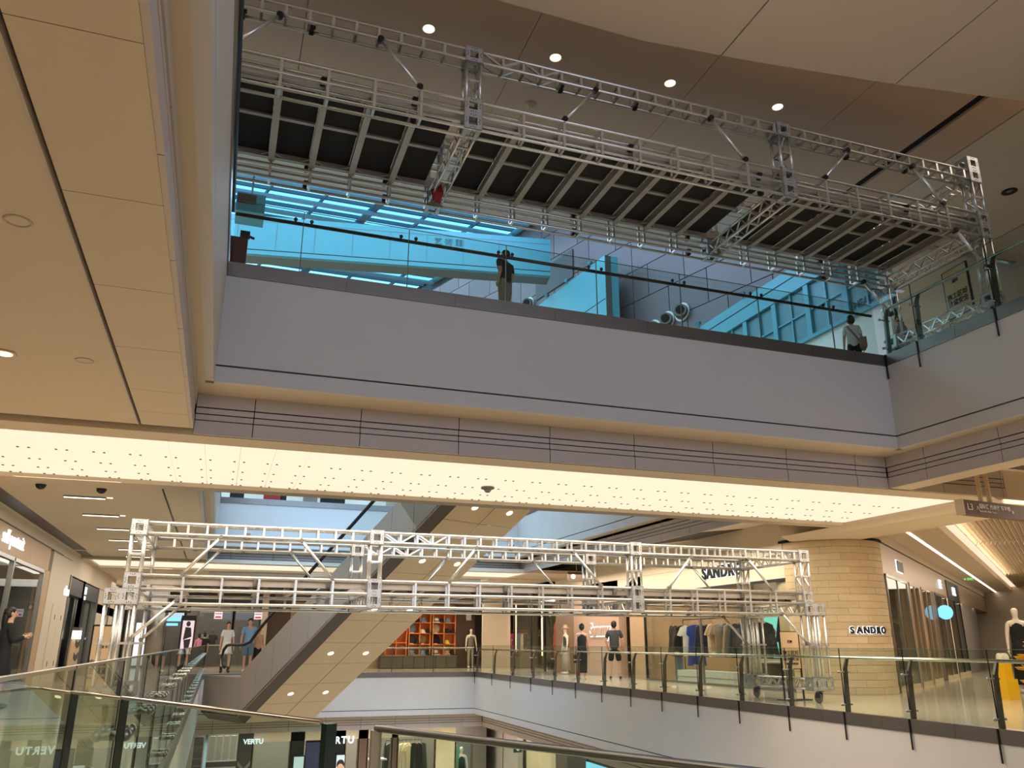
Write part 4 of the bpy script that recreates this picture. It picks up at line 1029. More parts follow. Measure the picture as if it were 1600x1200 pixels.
for px, kd, m, lab in gl:
    y = at(px, 1000, X, xr_).y
    fr = px in (1052, 1112, 1137)
    hang(lab, (xr_, y, zr_-.17), kd, m, rz=(-PI/2-.35 if fr else random.uniform(-.5, .2)-.2), hgt=.85 if kd == 'dress' else .66, scale=1.45)
rg = text('SANDRO', .14, RED, (xr_-.16, at(1052, 1000, X, xr_).y, zr_-.17-.9), PI/2, -PI/2-.35, parent=None); tag(rg, 'red SANDRO lettering on hem of first black jacket', 'lettering'); rg.name = 'red_lettering'
hang('pale blue jeans hanging under the red-lettered jacket', (xr_+.02, at(1058, 1000, X, xr_).y, zr_-1.05), 'trousers', C_STL, rz=-PI/2, hgt=.62, scale=1.3)
# lit screen in the shop
A, B = at(1195, 965, X, 15.6), at(1222, 1008, X, 15.6)
sc_ = thing('advert_screen', (15.6, A.y, B.z), 'bright turquoise advert screen with a red ball and figure, behind scaffold legs', 'screen')
SCR = emit('screen_turquoise', (120, 215, 190), 1.1)
a, b = at(1240, 963, X, 15.6).y, at(1194, 963, X, 15.6).y
MB().box(15.58, 15.62, a, b, .75, 2.1).build('screen_face', SCR, sc_); MB().box(15.62, 15.7, a-.03, b+.03, .72, 2.13).build('screen_frame', BLACK, sc_); MB().box(15.64, 15.7, (a+b)/2-.1, (a+b)/2+.1, 0, .72).build('stand', BLACK, sc_)
pp = lambda px, py: at(px, py, X, 15.57)
MB().prism([pp(1216, 963), pp(1232, 962), pp(1234, 975), pp(1222, 985), pp(1220, 1003), pp(1212, 1004), pp(1214, 980)], (-.008, 0, 0)).build('printed_figure', C_NAV, sc_)
c = pp(1208, 988); MB().tube(c, c+Vector((-.01, 0, 0)), .13, 16).build('printed_ball', RED, sc_)
MB().prism([pp(1196, 992), pp(1210, 996), pp(1212, 1003), pp(1196, 1006)], (-.006, 0, 0)).build('printed_grass', C_GRN, sc_)
cb = thing('cash_desk', (15.2, 19.5, 0), 'brown and white counter below the advert screen', 'counter')
MB().box(14.9, 15.4, at(1255, 1050, X, 15).y, at(1196, 1050, X, 15).y, 0, .62).build('counter_body', BROWN, cb); MB().box(14.86, 15.44, at(1256, 1050, X, 15).y, at(1195, 1050, X, 15).y, .62, .66).build('counter_top', WHITE, cb)
yy_ = at(1238, 1050, X, 14.9).y; MB().box(14.89, 14.91, yy_-.06, yy_+.06, 0, .62).build('white_stripe', WHITE, cb)
# further along: doorway, "Sammy" wall, stone strip, glazed corner shop
yC, yD, yE, yG = fy(985), fy(968), fy(897), fy(869)
struct('wall_shopfront', MB().box(FX, FX+.3, yB+.04, yC, 0, 3.4), WOOD)
struct('wall_shopfront', MB().box(FX+.5, FX+.6, yC, yD, 0, 3.4), BROWN)
PNKW = mat('rose_plaster', (196, 162, 140), .6)
struct('wall_shopfront', MB().box(FX, FX+.3, yD, yE, 0, 3.6), PNKW)
SPK = mat('speckled_stone', (150, 120, 92), .5, var=.5, scale=9)
struct('wall_shopfront', MB().box(FX, FX+.3, yE, yG, 0, 3.6), SPK)
sign_text('Sammy', .62, (FX-.06, at(936, 985, X, FX-.06).y, at(936, 985, X, FX).z), PI/2, -PI/2, 'backlit outline Sammy letters on rose wall', PNKW, SIGNW, .02, .012)
yH = 38.6
gs = thing('shop_window', (FX, 36, 0), 'corner shop window with pink clothes rail, beyond the Sammy wall', 'window')
for a, b in ((yG, 34.6), (34.6, 36.2), (36.2, yH)): MB().box(FX+.02, FX+.04, a+.02, b-.02, .05, 3.2).build('glass_panel', GLASSS, gs)
for y in (34.6, 36.2, yH): MB().box(FX, FX+.08, y-.05, y+.05, 0, 3.3).build('mullion', BLACK, gs)
struct('wall_shopfront', MB().box(FX-.02, FX+.2, yG, yH, 3.2, 3.8), BROWN)
area('shop_lamps', (14.7, 35.8, 3.1), 1.4, 4.5, 170, (1, .88, .72))
for k, (px, c) in enumerate(((806, WARML), (847, WARML))):
    y = at(px, 1000, X, 14.6).y
    o = thing('light_strip', (14.6, y, .8), ['tall warm light strip behind pink clothes rail', 'tall warm light strip right of pink clothes rail'][k], 'light'); MB().box(14.58, 14.62, y-.04, y+.04, .6, 3.1).build('lamp_tube', c, o); MB().box(14.62, 14.66, y-.06, y+.06, 0, 3.15).build('housing', STEEL, o)
struct('wall_shop_inner', MB().box(15.6, 15.7, 33.2, 38.6, 0, 3.3), mat('brick_red_plaster', (176, 96, 72), .7))
zq_ = at(810, 985, X, 14.8).z
rail('clothes_rail', (14.8, at(824, 1000, X, 14.8).y, zq_), (14.8, at(796, 1000, X, 14.8).y, zq_), 'red clothes rail with pink garment in corner shop window', RED, 0)
for i, (px, m, kd, lab) in enumerate(((798, C_TAN, 'jacket', 'tan jacket at left end of red clothes rail'), (802, C_CRM, 'tee', 'cream top second on red clothes rail'), (806, C_FUC, 'dress', 'fuchsia dress on red clothes rail'), (811, C_BLK, 'jacket', 'black jacket right of fuchsia dress'), (814, C_DEN, 'jacket', 'denim jacket on red clothes rail'), (818, C_CRM, 'jacket', 'cream blouse on red clothes rail'), (822, C_CHA, 'dress', 'charcoal dress at right end of red clothes rail'))):
    hang(lab, (14.8, at(px, 1000, X, 14.8).y, zq_-.17), kd, m, rz=-PI/2+random.uniform(-.6, .6), hgt=.9 if kd == 'dress' else .7, scale=1.5)
for i, (px, w) in enumerate(((786, .75), (811, .7))):
    y = at(px, 1040, X, 14.3).y
    o = thing('display_table', (14.3, y, 0), ['square grey display table left of red clothes rail', 'curved grey display bench under red clothes rail'][i], 'table')
    if i == 0: MB().box(14.0, 14.7, y-.7, y+.7, .05, .7).build('table_body', GREY, o)
    else: MB().prism([(14.1, y-.7, 0.02), (14.1, y+.7, .02), (14.1, y+.8, .75), (14.1, y+.4, .5), (14.1, y-.4, .5), (14.1, y-.8, .75)], (.6, 0, 0)).build('table_body', GREY, o)
    MB().box(14.05, 14.65, y-.6, y+.6, .71, .76).build('table_top', DGREY, o)
pt = thing('potted_palm', (14.6, at(862, 1000, X, 14.6).y, 0), 'dark potted palm in corner shop window', 'plant'); py_ = at(862, 1000, X, 14.6).y
MB().lathe([(.001, .02), (.2, .02), (.26, .5), (.24, .5), (.001, .45)], (14.6, py_, 0), 14).build('pot', BLACK, pt)
LEAF = mat('palm_leaf', (44, 66, 40), .5)
for k in range(14):
    a = k*2.4; l = .6+.3*random.random()
    pth = [Vector((14.6, py_, .5)), Vector((14.6+.1*math.cos(a), py_+.1*math.sin(a), 1.9)), Vector((14.6+.4*l*math.cos(a), py_+.4*l*math.sin(a), 2.5+.3*random.random())), Vector((14.6+l*math.cos(a), py_+l*math.sin(a), 2.2+.4*random.random()))]
    mb = MB(); sd = Vector((-math.sin(a), math.cos(a), 0))
    for p, q, wa, wb in zip(pth, pth[1:], (.015, .03, .09), (.03, .09, .01)): mb.add([p-sd*wa, p+sd*wa, q+sd*wb, q-sd*wb], [(0, 1, 2, 3)])
    mb.build('leaf', LEAF, pt)
figure('ivory mannequin in straw hat, dark vest and silver pleated skirt before speckled stone', 'mannequin', (FX-.4, at(884, 1000, X, FX-.4).y, 0), PI*.5, 1.78, top=C_CHA, sleeve=None, bottom=C_SIL, bkind='longskirt', hair=None, skinm=IVORY, shoes=IVORY, kind='mannequin', hat=C_TAN, female=True)
figure('ivory mannequin in white dress behind the palm shop glass', 'mannequin', (FX+.5, at(775, 1000, X, FX+.5).y, 0), PI*.6, 1.75, top=C_CRM, sleeve=None, bottom=C_CRM, bkind='skirt', hair=None, skinm=IVORY, shoes=IVORY, kind='mannequin', hat=C_TAN, female=True)

# angled corridor
def ap(s, off=0, z=0): return T+u*s+nv*off+hz*z
def awall(s0, s1, z0, z1, m, name='wall_corridor', th=.2, off=0, parent=None):
    a, b = ap(s0, off), ap(s1, off); mb = MB().prism([(a.x, a.y, z0), (b.x, b.y, z0), (b.x, b.y, z1), (a.x, a.y, z1)], -nv*th)
    return mb.build(name, m, parent) if parent is not None else struct(name, mb, m)
BRZ = mat('bronze_fascia', (176, 150, 122), .35, .3, var=.05)
awall(0, 46, 2.85, HF, BRZ); awall(0, 46, HF+.04, 4.3, PAINT, off=.02)
awall(0, 46, HF, HF+.05, DARK, off=-.03)
awall(3.6, 46, 0, 4.2, BROWN, off=-3)
for k in range(6): area('shop_lamps', ap(2.5+5*k, -1.5, 2.8), 2.5, 2.5, 60, (1, .9, .76))
awall(0, 46, 2.8, 2.85, DGREY, off=-.02, th=3)
for i, (a, b, fr, lab) in enumerate(((.25, 3.4, STEEL, 'first tall shop window right of round stone corner'), (3.9, 5.6, BRZ, 'second narrow shop window right of stone corner'), (6.2, 8.2, BRZ, 'third shop window along the angled corridor'), (9.4, 12.4, BROWN, 'fourth shopfront along the angled corridor, brown frame'), (13.0, 17.0, BLACK, 'far dark shopfront with white sign at corridor end'))):
    o = thing('shop_window', ap((a+b)/2), lab, 'window')
    awall(a, b, .12, 2.8, GLASSS, 'glass_panel', .02, 0, o)
    for s_ in (a-.06, (a+b)/2-.03, b): awall(s_, s_+.07, 0, 2.85, fr, 'mullion', .1, .02, o)
    awall(a, b, 0, .12, STONE, 'plinth', .15, .02, o); awall(a-.06, b+.07, 2.78, 2.86, fr, 'head_bar', .12, .02, o)
for s0, s1, m in ((3.47, 3.84, BRZ), (5.67, 6.14, BRZ), (8.27, 9.34, BROWN), (12.47, 12.94, PAINT), (17.07, 24, GREY)): awall(s0, s1, 0, 2.85, m)
pq = thing('plaque_sign', ap(2.4, .03, 3.2), 'dark plaque with backlit edge on bronze fascia right of stone corner', 'sign')
awall(2.0, 2.9, 3.05, 3.33, DGREY, 'plaque', .02, .06, pq); awall(1.97, 2.93, 3.02, 3.36, SIGNW, 'halo', .01, .025, pq)
for s0, w, z, tx, lab, m in ((10.9, 1.0, 3.2, 'LE', 'white lit letters on brown shopfront along corridor', SIGNW), (15, 1.0, 3.15, 'MIEL', 'white lit letters on black shopfront at corridor end', SIGNW)):
    sign_text(tx, .42, ap(s0, .05, z), PI/2, math.atan2(u.y, u.x), lab, m)
awall(13, 17, 2.86, 3.5, BLACK, 'wall_shopfront', .02, .03)
lb = thing('lit_roundel', ap(9.7, .25, 2.2), 'blue-white lit roundel sign projecting from brown shopfront', 'sign')
MB().tube(ap(9.7, .2, 2.2), ap(9.78, .2, 2.2), .24, 18).build('disc', SIGNB, lb); MB().bar(ap(9.74, 0, 2.2), ap(9.74, .2, 2.2), .04, .04).build('arm', BLACK, lb)
# window merchandise in the angled shops
for i, (s_, m, kd) in enumerate(((.6, C_BLK, 'jacket'), (.9, C_CHA, 'dress'), (1.2, C_TAN, 'jacket'), (4.3, C_BLK, 'dress'), (4.7, C_WHT, 'jacket'), (5.1, C_CHA, 'jacket'), (6.7, C_PNK, 'dress'), (7.1, C_BLK, 'jacket'))):
    hang(['black jacket nearest the stone corner behind first tall window', 'charcoal dress second behind first tall window', 'tan jacket third behind first tall window', 'black dress in second narrow window', 'white jacket in second narrow window', 'charcoal jacket in second narrow window', 'pink dress in third corridor window', 'black jacket in third corridor window'][i], ap(s_, -.6, 1.75), kd, m, rz=math.atan2(u.y, u.x)+.5, hgt=.8, scale=1.2)
rail('clothes_rail', ap(.3, -.6, 1.88), ap(1.6, -.6, 1.88), 'short clothes rail behind first tall window right of stone corner', BLACK, 0)
rail('clothes_rail', ap(4.0, -.6, 1.88), ap(5.5, -.6, 1.88), 'clothes rail in second narrow window right of stone corner', BLACK, 0)
rail('clothes_rail', ap(6.4, -.6, 1.88), ap(7.6, -.6, 1.88), 'clothes rail in third corridor window', BLACK, 0)
for i, s_ in enumerate((1.6, 2.9, 4.6)):
    p = ap(s_, -.5, 1.15); o = thing('gift_ball', p, ['red ball ornament in first window, nearest stone corner', 'red ball ornament in first window, farther from stone corner', 'red ball ornament in second window'][i], 'ornament')
    MB().ball(p, .13, 14, 8).build('ball', RED, o); MB().tube((p.x, p.y, 0), (p.x, p.y, 1.03), .02, 8).build('stand', BLACK, o)
# ceiling of the angled corridor: light line, cove, ribbed ceiling, spot track
def aceil(s0, s1, o0, o1, z, m, name='ceiling', th=.05, parent=None):
    mb = MB().prism([ap(s0, o0, z), ap(s1, o0, z), ap(s1, o1, z), ap(s0, o1, z)], hz*th)
    return mb.build(name, m, parent) if parent is not None else struct(name, mb, m)
aceil(-2, 46, .0, 1.35, 3.9, PAINT); aceil(-2, 46, 1.35, 1.40, 3.9, PAINT, th=.4)
ll = thing('light_line', ap(12, .62, 3.9), 'long thin light line in corridor ceiling above the shopfronts', 'ceiling light')
for k in range(6): aceil(.6+6*k, 6.5+6*k, .58, .66, 3.885, WHITEL, 'lamp_segment', .02, ll)
aceil(-2, 46, 1.4, 1.62, 4.12, emit('cove_glow', (255, 222, 188), .95), 'ceiling', .02)
rb = struct('ceiling', MB().prism([ap(-2, 1.6, 4.19), ap(46, 1.6, 4.19), ap(46, 14, 4.19), ap(-2, 14, 4.19)], hz*.02), BROWN)
sb = [(at(px, py, Z, 4.05)-T).dot(u) for px, py in ((1475, 856), (1555, 911), (1585, 934))]
bays = [(-1.5, sb[0]-.12), (sb[0]+.12, sb[1]-.12), (sb[1]+.12, sb[1]+6), (sb[1]+6.2, sb[1]+13)]
for bi, (s0, s1) in enumerate(bays):
    for k in range(58):
        o_ = 1.7+.125*k
        if 4.2 < o_ < 4.85: continue
        inst('ceiling_rib', ('rib', bi), lambda m: m.prism([nv*-.06, nv*.06, Vector((0, 0, -.12))], u*(s1-s0)), SOFFIT, rb, ap(s0, o_, 4.18))
tr = thing('spotlight_track', ap(10, 4.5, 4.0), 'dark recessed track with a row of small spotlights in ribbed corridor ceiling', 'ceiling light')
aceil(0, 30, 4.32, 4.73, 4.12, BLACK, 'track_recess', .05, tr)
for k in range(26):
    p = ap(.6+.95*k, 4.52, 4.06); inst('track_spot', 'tspot', lambda m: m.tube((0, 0, -.03), (0, 0, .08), .08, 12), STEEL, tr, p); inst('lamp_disc', 'tdisc', lambda m: m.tube((0, 0, -.035), (0, 0, -.03), .055, 12), WHITEL, tr, p)
ex = sign_text('→ EXIT', .12, at(1513, 905, Y, 26), PI/2, -.6, 'small green exit sign below light line in the corridor', emit('exit_green', (70, 200, 90), 1.6), None, .01, .004)
# mannequin and yellow sculpture at right edge
mp = at(1597, 1094, Z, .0)
yb = thing('display_block', (mp.x-.3, mp.y-.2, 0), 'yellow stepped pedestal block at right edge', 'pedestal')
c = at(1577, 1093, Z, 0)
MB().box(c.x-.17, c.x+.17, c.y-.15, c.y+.15, 0, .42).build('pedestal_base', YELLOW, yb); MB().box(c.x-.1, c.x+.12, c.y-.1, c.y+.1, .42, .78).build('pedestal_neck', YELLOW, yb)
wd_ = thing('pale_drape', (c.x, c.y, .78), 'cream shell ornament on top of yellow pedestal', 'ornament')
for k in range(5): MB().ball((c.x-.09+.05*k, c.y, .86), (.03, .08, .1), 10, 6).build('lobe', IVORY, wd_)
ys_ = thing('flower_sculpture', (c.x+.75, c.y-.2, 0), 'yellow petal sculpture at right edge beside stepped pedestal', 'sculpture')
for k in range(26):
    p = Vector((c.x+.75+random.uniform(-.28, .3), c.y-.2+random.uniform(-.2, .2), .1+.045*k)); a = random.uniform(0, 6.28)
    MB().lathe([(.001, 0), (.08, .01), (.14, .06), (.15, .07), (.08, .03), (.001, .02)], p, 8).build('petal', YELLOW, ys_)
mnp = at(1599, 1085, Z, .0); mnp = Vector((c.x+1.3, c.y+1.9, 0))
mnq = at(1596, 1020, Y, c.y+1.7)
figure('tall ivory mannequin in black sleeveless dress at right edge', 'mannequin', (mnq.x, mnq.y, 0), PI*.75, 2.05, top=C_BLK, sleeve=None, bottom=C_BLK, bkind='longskirt', hair=None, skinm=IVORY, shoes=IVORY, kind='mannequin', female=True)
# hanging wayfinding sign
zs = 3.40; a = at(1505, 780, Z, zs); b = at(1600, 791, Z, zs); d = (b-a).normalized(); rz = math.atan2(d.y, d.x); pn = Vector((-d.y, d.x, 0))
h_ = .24; L_ = 2.6
sg = thing('hanging_sign', a+d*1.3-hz*.24, 'long brown hanging direction sign reading L3 at right', 'sign')
MB().prism([a, a+d*L_, a+d*L_-hz*h_, a-hz*h_], pn*.14).build('sign_body', mat('sign_brown', (92, 62, 42), .6), sg)
MB().prism([a-d*.02+hz*.01, a+hz*.01, a-hz*(h_+.01), a-d*.02-hz*(h_+.01)], pn*.15).build('end_cap', STONE, sg)
for s_ in (.55, .78):
    p = a+d*s_+pn*.07; MB().bar(p, p+hz*.85, .07, .03, d).build('hanger_post', STONE, sg)
tw_ = lambda s, sz, off, dz, al='LEFT': text(s, sz, WHITE, a+d*off-hz*(h_/2+dz)-pn*.006, PI/2, rz, parent=sg, depth=.003, align=al)
tw_('L3', .15, .06, 0); tw_('∧', .12, .28, 0); tw_('国际汇 西单厅 写字楼', .085, .36, -.03); tw_('North Hall  Office  Tower', .04, .36, .05); tw_('↘', .1, 1.18, 0)
# boards
def sandwich(name, p, wv_, w, h, z0, tilt, label, lines, feet=True):
    o = thing(name, p, label, 'notice board'); p = Vector(p); wv_ = wv_.normalized(); fn = Vector((wv_.y, -wv_.x, 0)); top_ = hz*h-fn*tilt
    q = lambda a, b: p+hz*z0+wv_*a+top_*b
    MB().prism([q(-w/2, 0), q(w/2, 0), q(w/2, 1), q(-w/2, 1)], -fn*.03).build('frame', BLACK, o)
    MB().prism([q(-w/2+.03, .02)+fn*.004, q(w/2-.03, .02)+fn*.004, q(w/2-.03, .98)+fn*.004, q(-w/2+.03, .98)+fn*.004], fn*.003).build('poster', PAPER, o)
    rz_ = math.atan2(wv_.y, wv_.x); rx_ = PI/2-math.atan2(-tilt, h)*0
    for s, sz, v_ in lines: text(s, sz, INK, q(0, v_)+fn*.012, PI/2-math.atan2(tilt, h), rz_, parent=o, depth=.002, bold=.002)
    if feet:
        MB().prism([q(-w/2, 0)-hz*0, q(-w/2+.03, 0), p+wv_*(-w/2+.03), p+wv_*(-w/2)], -fn*.03).build('leg', BLACK, o); MB().prism([q(w/2-.03, 0), q(w/2, 0), p+wv_*(w/2), p+wv_*(w/2-.03)], -fn*.03).build('leg', BLACK, o)
        MB().box(p.x-w*.7, p.x+w*.7, p.y-.12, p.y+.12, 0+p.z, .02+p.z).build('foot_plate', BLACK, o)
    return o
LN = lambda w: [('施工区域', w*.2, .42), ('注意安全', w*.2, .28), ('敬请谅解 不便之处', w*.08, .14), ('通知', w*.12, .72)]
bp_ = at(1236, 1094, Z, 0); bp_ = Vector((11.75, 15.35, 0))
sandwich('notice_board', bp_, Vector((1, 0, 0)), .52, .78, .62, 0.0, 'cream notice in black frame on floor stand between lower scaffold legs', LN(.52))
sandwich('notice_board', (12.3, 10.2, L4), Vector((-.1, -1, 0)), .62, .95, .95, .0, 'cream notice in black frame behind right balustrade of upper void', LN(.62))
p1 = at(155, 1050, X, -3.7); 
lbp = thing('notice_board', (0, 0, 0), 'large orange-lit notice board behind left legs of the lower scaffold', 'notice board')
bpl = at(158, 1049, Y, 23.0); bpl.z = 0
w_ = (at(181, 1000, Y, 23.0).x-at(134, 1000, Y, 23.0).x); hh = at(160, 976, Y, 23).z
lbp.location = bpl
MB().box(bpl.x-w_/2, bpl.x+w_/2, 23, 23.06, 0, hh).build('frame', BLACK, lbp); MB().box(bpl.x-w_/2+.04, bpl.x+w_/2-.04, 22.98, 23, .05, hh-.04).build('poster', emit('backlit_orange', (236, 186, 128), .55), lbp)
for s, sz, v_ in (('施工区域', .17, .42), ('注意避让', .17, .3), ('营业时间 10:00-22:00', .07, .2), ('通 知', .07, .66)): text(s, sz, INK, (bpl.x, 22.97, hh*v_), PI/2, 0, parent=lbp, depth=.002, bold=.002)
# ------------------------------------------------------------------ far side of L3: hat shop, glass shops
YB = 40.0
hx = lambda px: at(px, 1000, Y, YB).x
hzz = lambda py, px=650: at(px, py, Y, YB).z
struct('wall_far', MB().box(3.2, hx(715), YB+.7, YB+.8, 0, 3.75), WOOD)
struct('wall_far', MB().box(hx(715), hx(746), YB+.5, YB+.6, 0, 3.75), BROWN)
struct('wall_far', MB().box(hx(746), FX, YB-.9, YB-.7, 0, 3.75), PAINT)
struct('wall_far', MB().box(2.4, 13.7, YB-.05, YB+.1, 2.95, 3.75), BROWN)
area('shop_lamps', (9, YB-1.2, 3.4), 6, .8, 170, (1, .86, .68), (math.radians(-35), 0, 0))
def shelf_unit(x0, x1, z0, z1, cols, rws, label):
    o = thing('hat_shelf', ((x0+x1)/2, YB+.3, 0), label, 'shelf'); t = .035
    MB().box(x0, x1, YB+.55, YB+.6, z0, z1).build('back_panel', ORANGE, o)
    for k in range(cols+1): MB().box(x0+(x1-x0)*k/cols-t/2, x0+(x1-x0)*k/cols+t/2, YB+.1, YB+.55, z0, z1).build('upright', ORANGE, o)
    for k in range(rws+1): MB().box(x0, x1, YB+.08, YB+.55, z0+(z1-z0)*k/rws-t/2, z0+(z1-z0)*k/rws+t/2).build('shelf_board', ORANGE, o)
    return [[(x0+(x1-x0)*(i+.5)/cols, z0+(z1-z0)*k/rws+t/2) for i in range(cols)] for k in range(rws)]
z0, z1 = hzz(1024), hzz(956)
gr = shelf_unit(hx(677), hx(712), z0, z1, 2, 4, 'orange hat shelf unit nearest the brown recess, two columns')
gl_ = shelf_unit(hx(640), hx(673), z0, z1, 2, 4, 'orange hat shelf unit with two columns beside the escalator soffit')
shelf_unit(hx(604), hx(636), z0, hzz(985), 2, 2, 'orange hat shelf unit partly hidden behind escalator soffit')
hats = [[('brim', C_CRM), ('bucket', C_TAN)], [('disc', C_BLK), ('cap', C_YEL)], [('disc', C_SIL), ('brim', C_BLK)], [('brim', C_WHT), ('bucket', C_STL)]]
hats2 = [[('bucket', C_STL), ('bucket', C_STL)], [('disc', C_CHA), ('disc', C_KHA)], [('disc', C_STL), ('cap', C_CRM)], [('brim', C_BLK), ('bucket', C_DEN)]]
rn = ['bottom', 'second', 'third', 'top']; cn = ['left', 'right']
nmz = {'cream_cloth': 'cream', 'tan_cloth': 'tan', 'black_cloth': 'black', 'mustard_cloth': 'mustard yellow', 'silver_pleats': 'silver', 'white_cloth': 'white', 'steel_blue_cloth': 'pale blue', 'charcoal_cloth': 'charcoal', 'khaki_cloth': 'khaki', 'denim_cloth': 'blue denim'}
for G_, H_, un in ((gr, hats, 'unit nearest brown recess'), (gl_, hats2, 'unit beside escalator')):
    for r in range(4):
        for c_ in range(2):
            kd, m = H_[r][c_]; x, z = G_[r][c_]
            hat_on_shelf('%s hat, %s shelf, %s cell, of orange %s' % (nmz[m.name], rn[r], cn[c_], un), (x-.1, YB+.3, z), kd, m, 1.2)
            if (r+c_) % 2: hat_on_shelf('small black cap beside %s hat, %s shelf, orange %s' % (nmz[m.name], rn[r], un), (x+.2, YB+.3, z), 'cap', C_BLK)
cbn = thing('cabinet_row', (8, YB+.2, 0), 'long dark olive cabinet row under the orange hat shelves', 'cabinet')
for k in range(7):
    a = hx(596)+k*(hx(714)-hx(596))/7; MB().box(a+.01, a+(hx(714)-hx(596))/7-.01, YB-.05, YB+.6, .02, z0-.04).build('door', mat('olive_cabinet', (96, 86, 70), .5) if k == 0 else MATS['olive_cabinet'], cbn)
MB().box(hx(596), hx(714), YB-.08, YB+.62, z0-.04, z0-.01).build('worktop', GREY, cbn)
figure('ivory mannequin in grey top in brown recess beside hat shelves', 'mannequin', (hx(735), YB-.1, 0), PI, 1.85, top=C_GRY, sleeve=None, bottom=C_SIL, bkind='trousers', hair=None, skinm=IVORY, shoes=IVORY, kind='mannequin')
o = thing('poster', (hx(736), YB+.48, 2.2), 'small white poster above mannequin in brown recess', 'poster'); MB().box(hx(732), hx(740), YB+.46, YB+.5, 2.25, 2.6).build('sheet', WHITE, o)
# far left shops at y = 45
YC = 45.0
gx = lambda px: at(px, 1000, Y, YC).x
gz = lambda py, px=300: at(px, py, Y, YC).z
struct('wall_far', MB().box(-12, 3.4, YC, YC+.2, 3.0, 3.75), DGREY)
struct('wall_far', MB().box(-12, 3.6, YC+3, YC+3.2, 0, 3.75), GREY)
struct('wall_far', MB().box(gx(405), gx(415), YC-.1, YC+.2, 0, 3.75), PAINT)
struct('wall_far', MB().box(gx(415), gx(460), YC+.4, YC+.5, 0, 3.4), BROWN)
area('shop_lamps', (-2, YC+1.6, 3.3), 9, 2, 90, NEUT)
area('corridor_lamps_far_left', (-2, 40, 3.6), 7, 3, 90, NEUT)
def shop(px0, px1, label, frame, gl=GLASSS):
    o = thing('shop_window', ((gx(px0)+gx(px1))/2, YC, 0), label, 'window')
    MB().box(gx(px0)+.05, gx(px1)-.05, YC+.05, YC+.07, .1, 3.0).build('glass_panel', gl, o)
    for x in (gx(px0), gx(px1)): MB().box(x-.07, x+.07, YC-.02, YC+.15, 0, 3.0).build('mullion', frame, o)
    MB().box(gx(px0), gx(px1), YC-.02, YC+.15, 2.9, 3.05).build('head_bar', frame, o)
    return o
shop(305, 360, 'far glass shop window with pale interior left of couple', GREY); shop(362, 404, 'far dark doorway shop window behind couple', DGREY)
shop(255, 285, 'far dark doorway with blue lit sign', BLACK); shop(190, 250, 'far dark opening behind left scaffold legs', BLACK)
o = thing('lit_sign', (gx(271), YC-.1, 2.6), 'blue-white two-line lit sign above far dark doorway', 'sign')
MB().box(gx(256), gx(279), YC-.12, YC-.06, gz(971), gz(966)).build('upper_line', SIGNB, o); MB().box(gx(255), gx(275), YC-.12, YC-.06, gz(978), gz(974)).build('lower_line', SIGNB, o)
o = thing('screen', (gx(266), YC-.02, 2.7), 'pale blue screen above the far dark doorway', 'screen'); MB().box(gx(258), gx(283), YC-.05, YC-.02, gz(966), gz(957)).build('screen_face', emit('screen_pale', (190, 220, 240), .9), o)
o = thing('light_box', (gx(217), YC-.3, 0), 'white light box seen between left scaffold legs', 'light box'); MB().box(gx(211), gx(233), YC-.35, YC-.2, .1, gz(974)).build('lit_face', emit('lightbox_white', (240, 245, 245), 1.1), o); MB().box(gx(210), gx(234), YC-.2, YC-.12, 0, gz(973)).build('frame', BLACK, o)
o = thing('poster_light_box', (gx(292), YC-.3, 0), 'tall pink poster of a standing figure beside the far doorway', 'poster'); MB().box(gx(283), gx(301), YC-.3, YC-.2, gz(1022), gz(970)).build('lit_face', emit('pink_lit', (244, 214, 222), .9), o)
MB().box(gx(280), gx(303), YC-.2, YC-.1, 0, gz(962)).build('surround', BLACK, o)
xc_ = gx(292)
m = MB(); m.ball((xc_, YC-.31, gz(975)), (.1, .02, .13), 10, 6); m.prism([(xc_-.12, YC-.31, gz(980)), (xc_+.14, YC-.31, gz(981)), (xc_+.2, YC-.31, gz(995)), (xc_-.18, YC-.31, gz(1000))], (0, -.01, 0)); m.prism([(xc_-.15, YC-.31, gz(1000)), (xc_+.18, YC-.31, gz(998)), (xc_+.1, YC-.31, gz(1019)), (xc_-.06, YC-.31, gz(1019))], (0, -.012, 0)); m.build('printed_figure', DGREY, o)
for i, px in enumerate((337, 399)):
    o = thing('hanging_tag', (gx(px), YC-.6, gz(968)), ['white hanging tag with red foot, left of the pair over far shops', 'white hanging tag with red foot, right of the pair over far shops'][i], 'sign')
    x = gx(px); MB().box(x-.19, x+.19, YC-.6, YC-.57, gz(967), gz(956)).build('tag_board', emit('tag_white%d' % i, (245, 240, 238), .85), o); MB().box(x-.14, x+.14, YC-.61, YC-.6, gz(965.5), gz(963)).build('red_band', emit('tag_red%d' % i, (220, 40, 70), .7), o); MB().box(x-.16, x+.16, YC-.61, YC-.6, gz(960), gz(958)).build('pink_line', emit('tag_pink%d' % i, (240, 150, 165), .7), o)
    for e in (-.15, .15): MB().tube((x+e, YC-.585, gz(956)), (x+e, YC-.585, 3.75), .008, 6).build('wire', STEEL, o)
bx_ = thing('shop_counter', (gx(325), YC+1.2, 0), 'pale counter with dark display inside far glass shop', 'counter'); MB().box(gx(300), gx(345), YC+.9, YC+1.4, 0, 1.0).build('counter_body', GREY, bx_); MB().box(gx(299), gx(346), YC+.85, YC+1.45, 1.0, 1.06).build('counter_top', WHITE, bx_)
for i, (px, m) in enumerate(((318, C_SIL), (331, C_CHA))): figure(['grey mannequin bust left of pair in far glass shop', 'dark mannequin bust right of pair in far glass shop'][i], 'mannequin', (gx(px), YC+1.9, 0), PI, 1.85, top=m, bottom=C_BLK, hair=None, skinm=GREY, kind='mannequin')
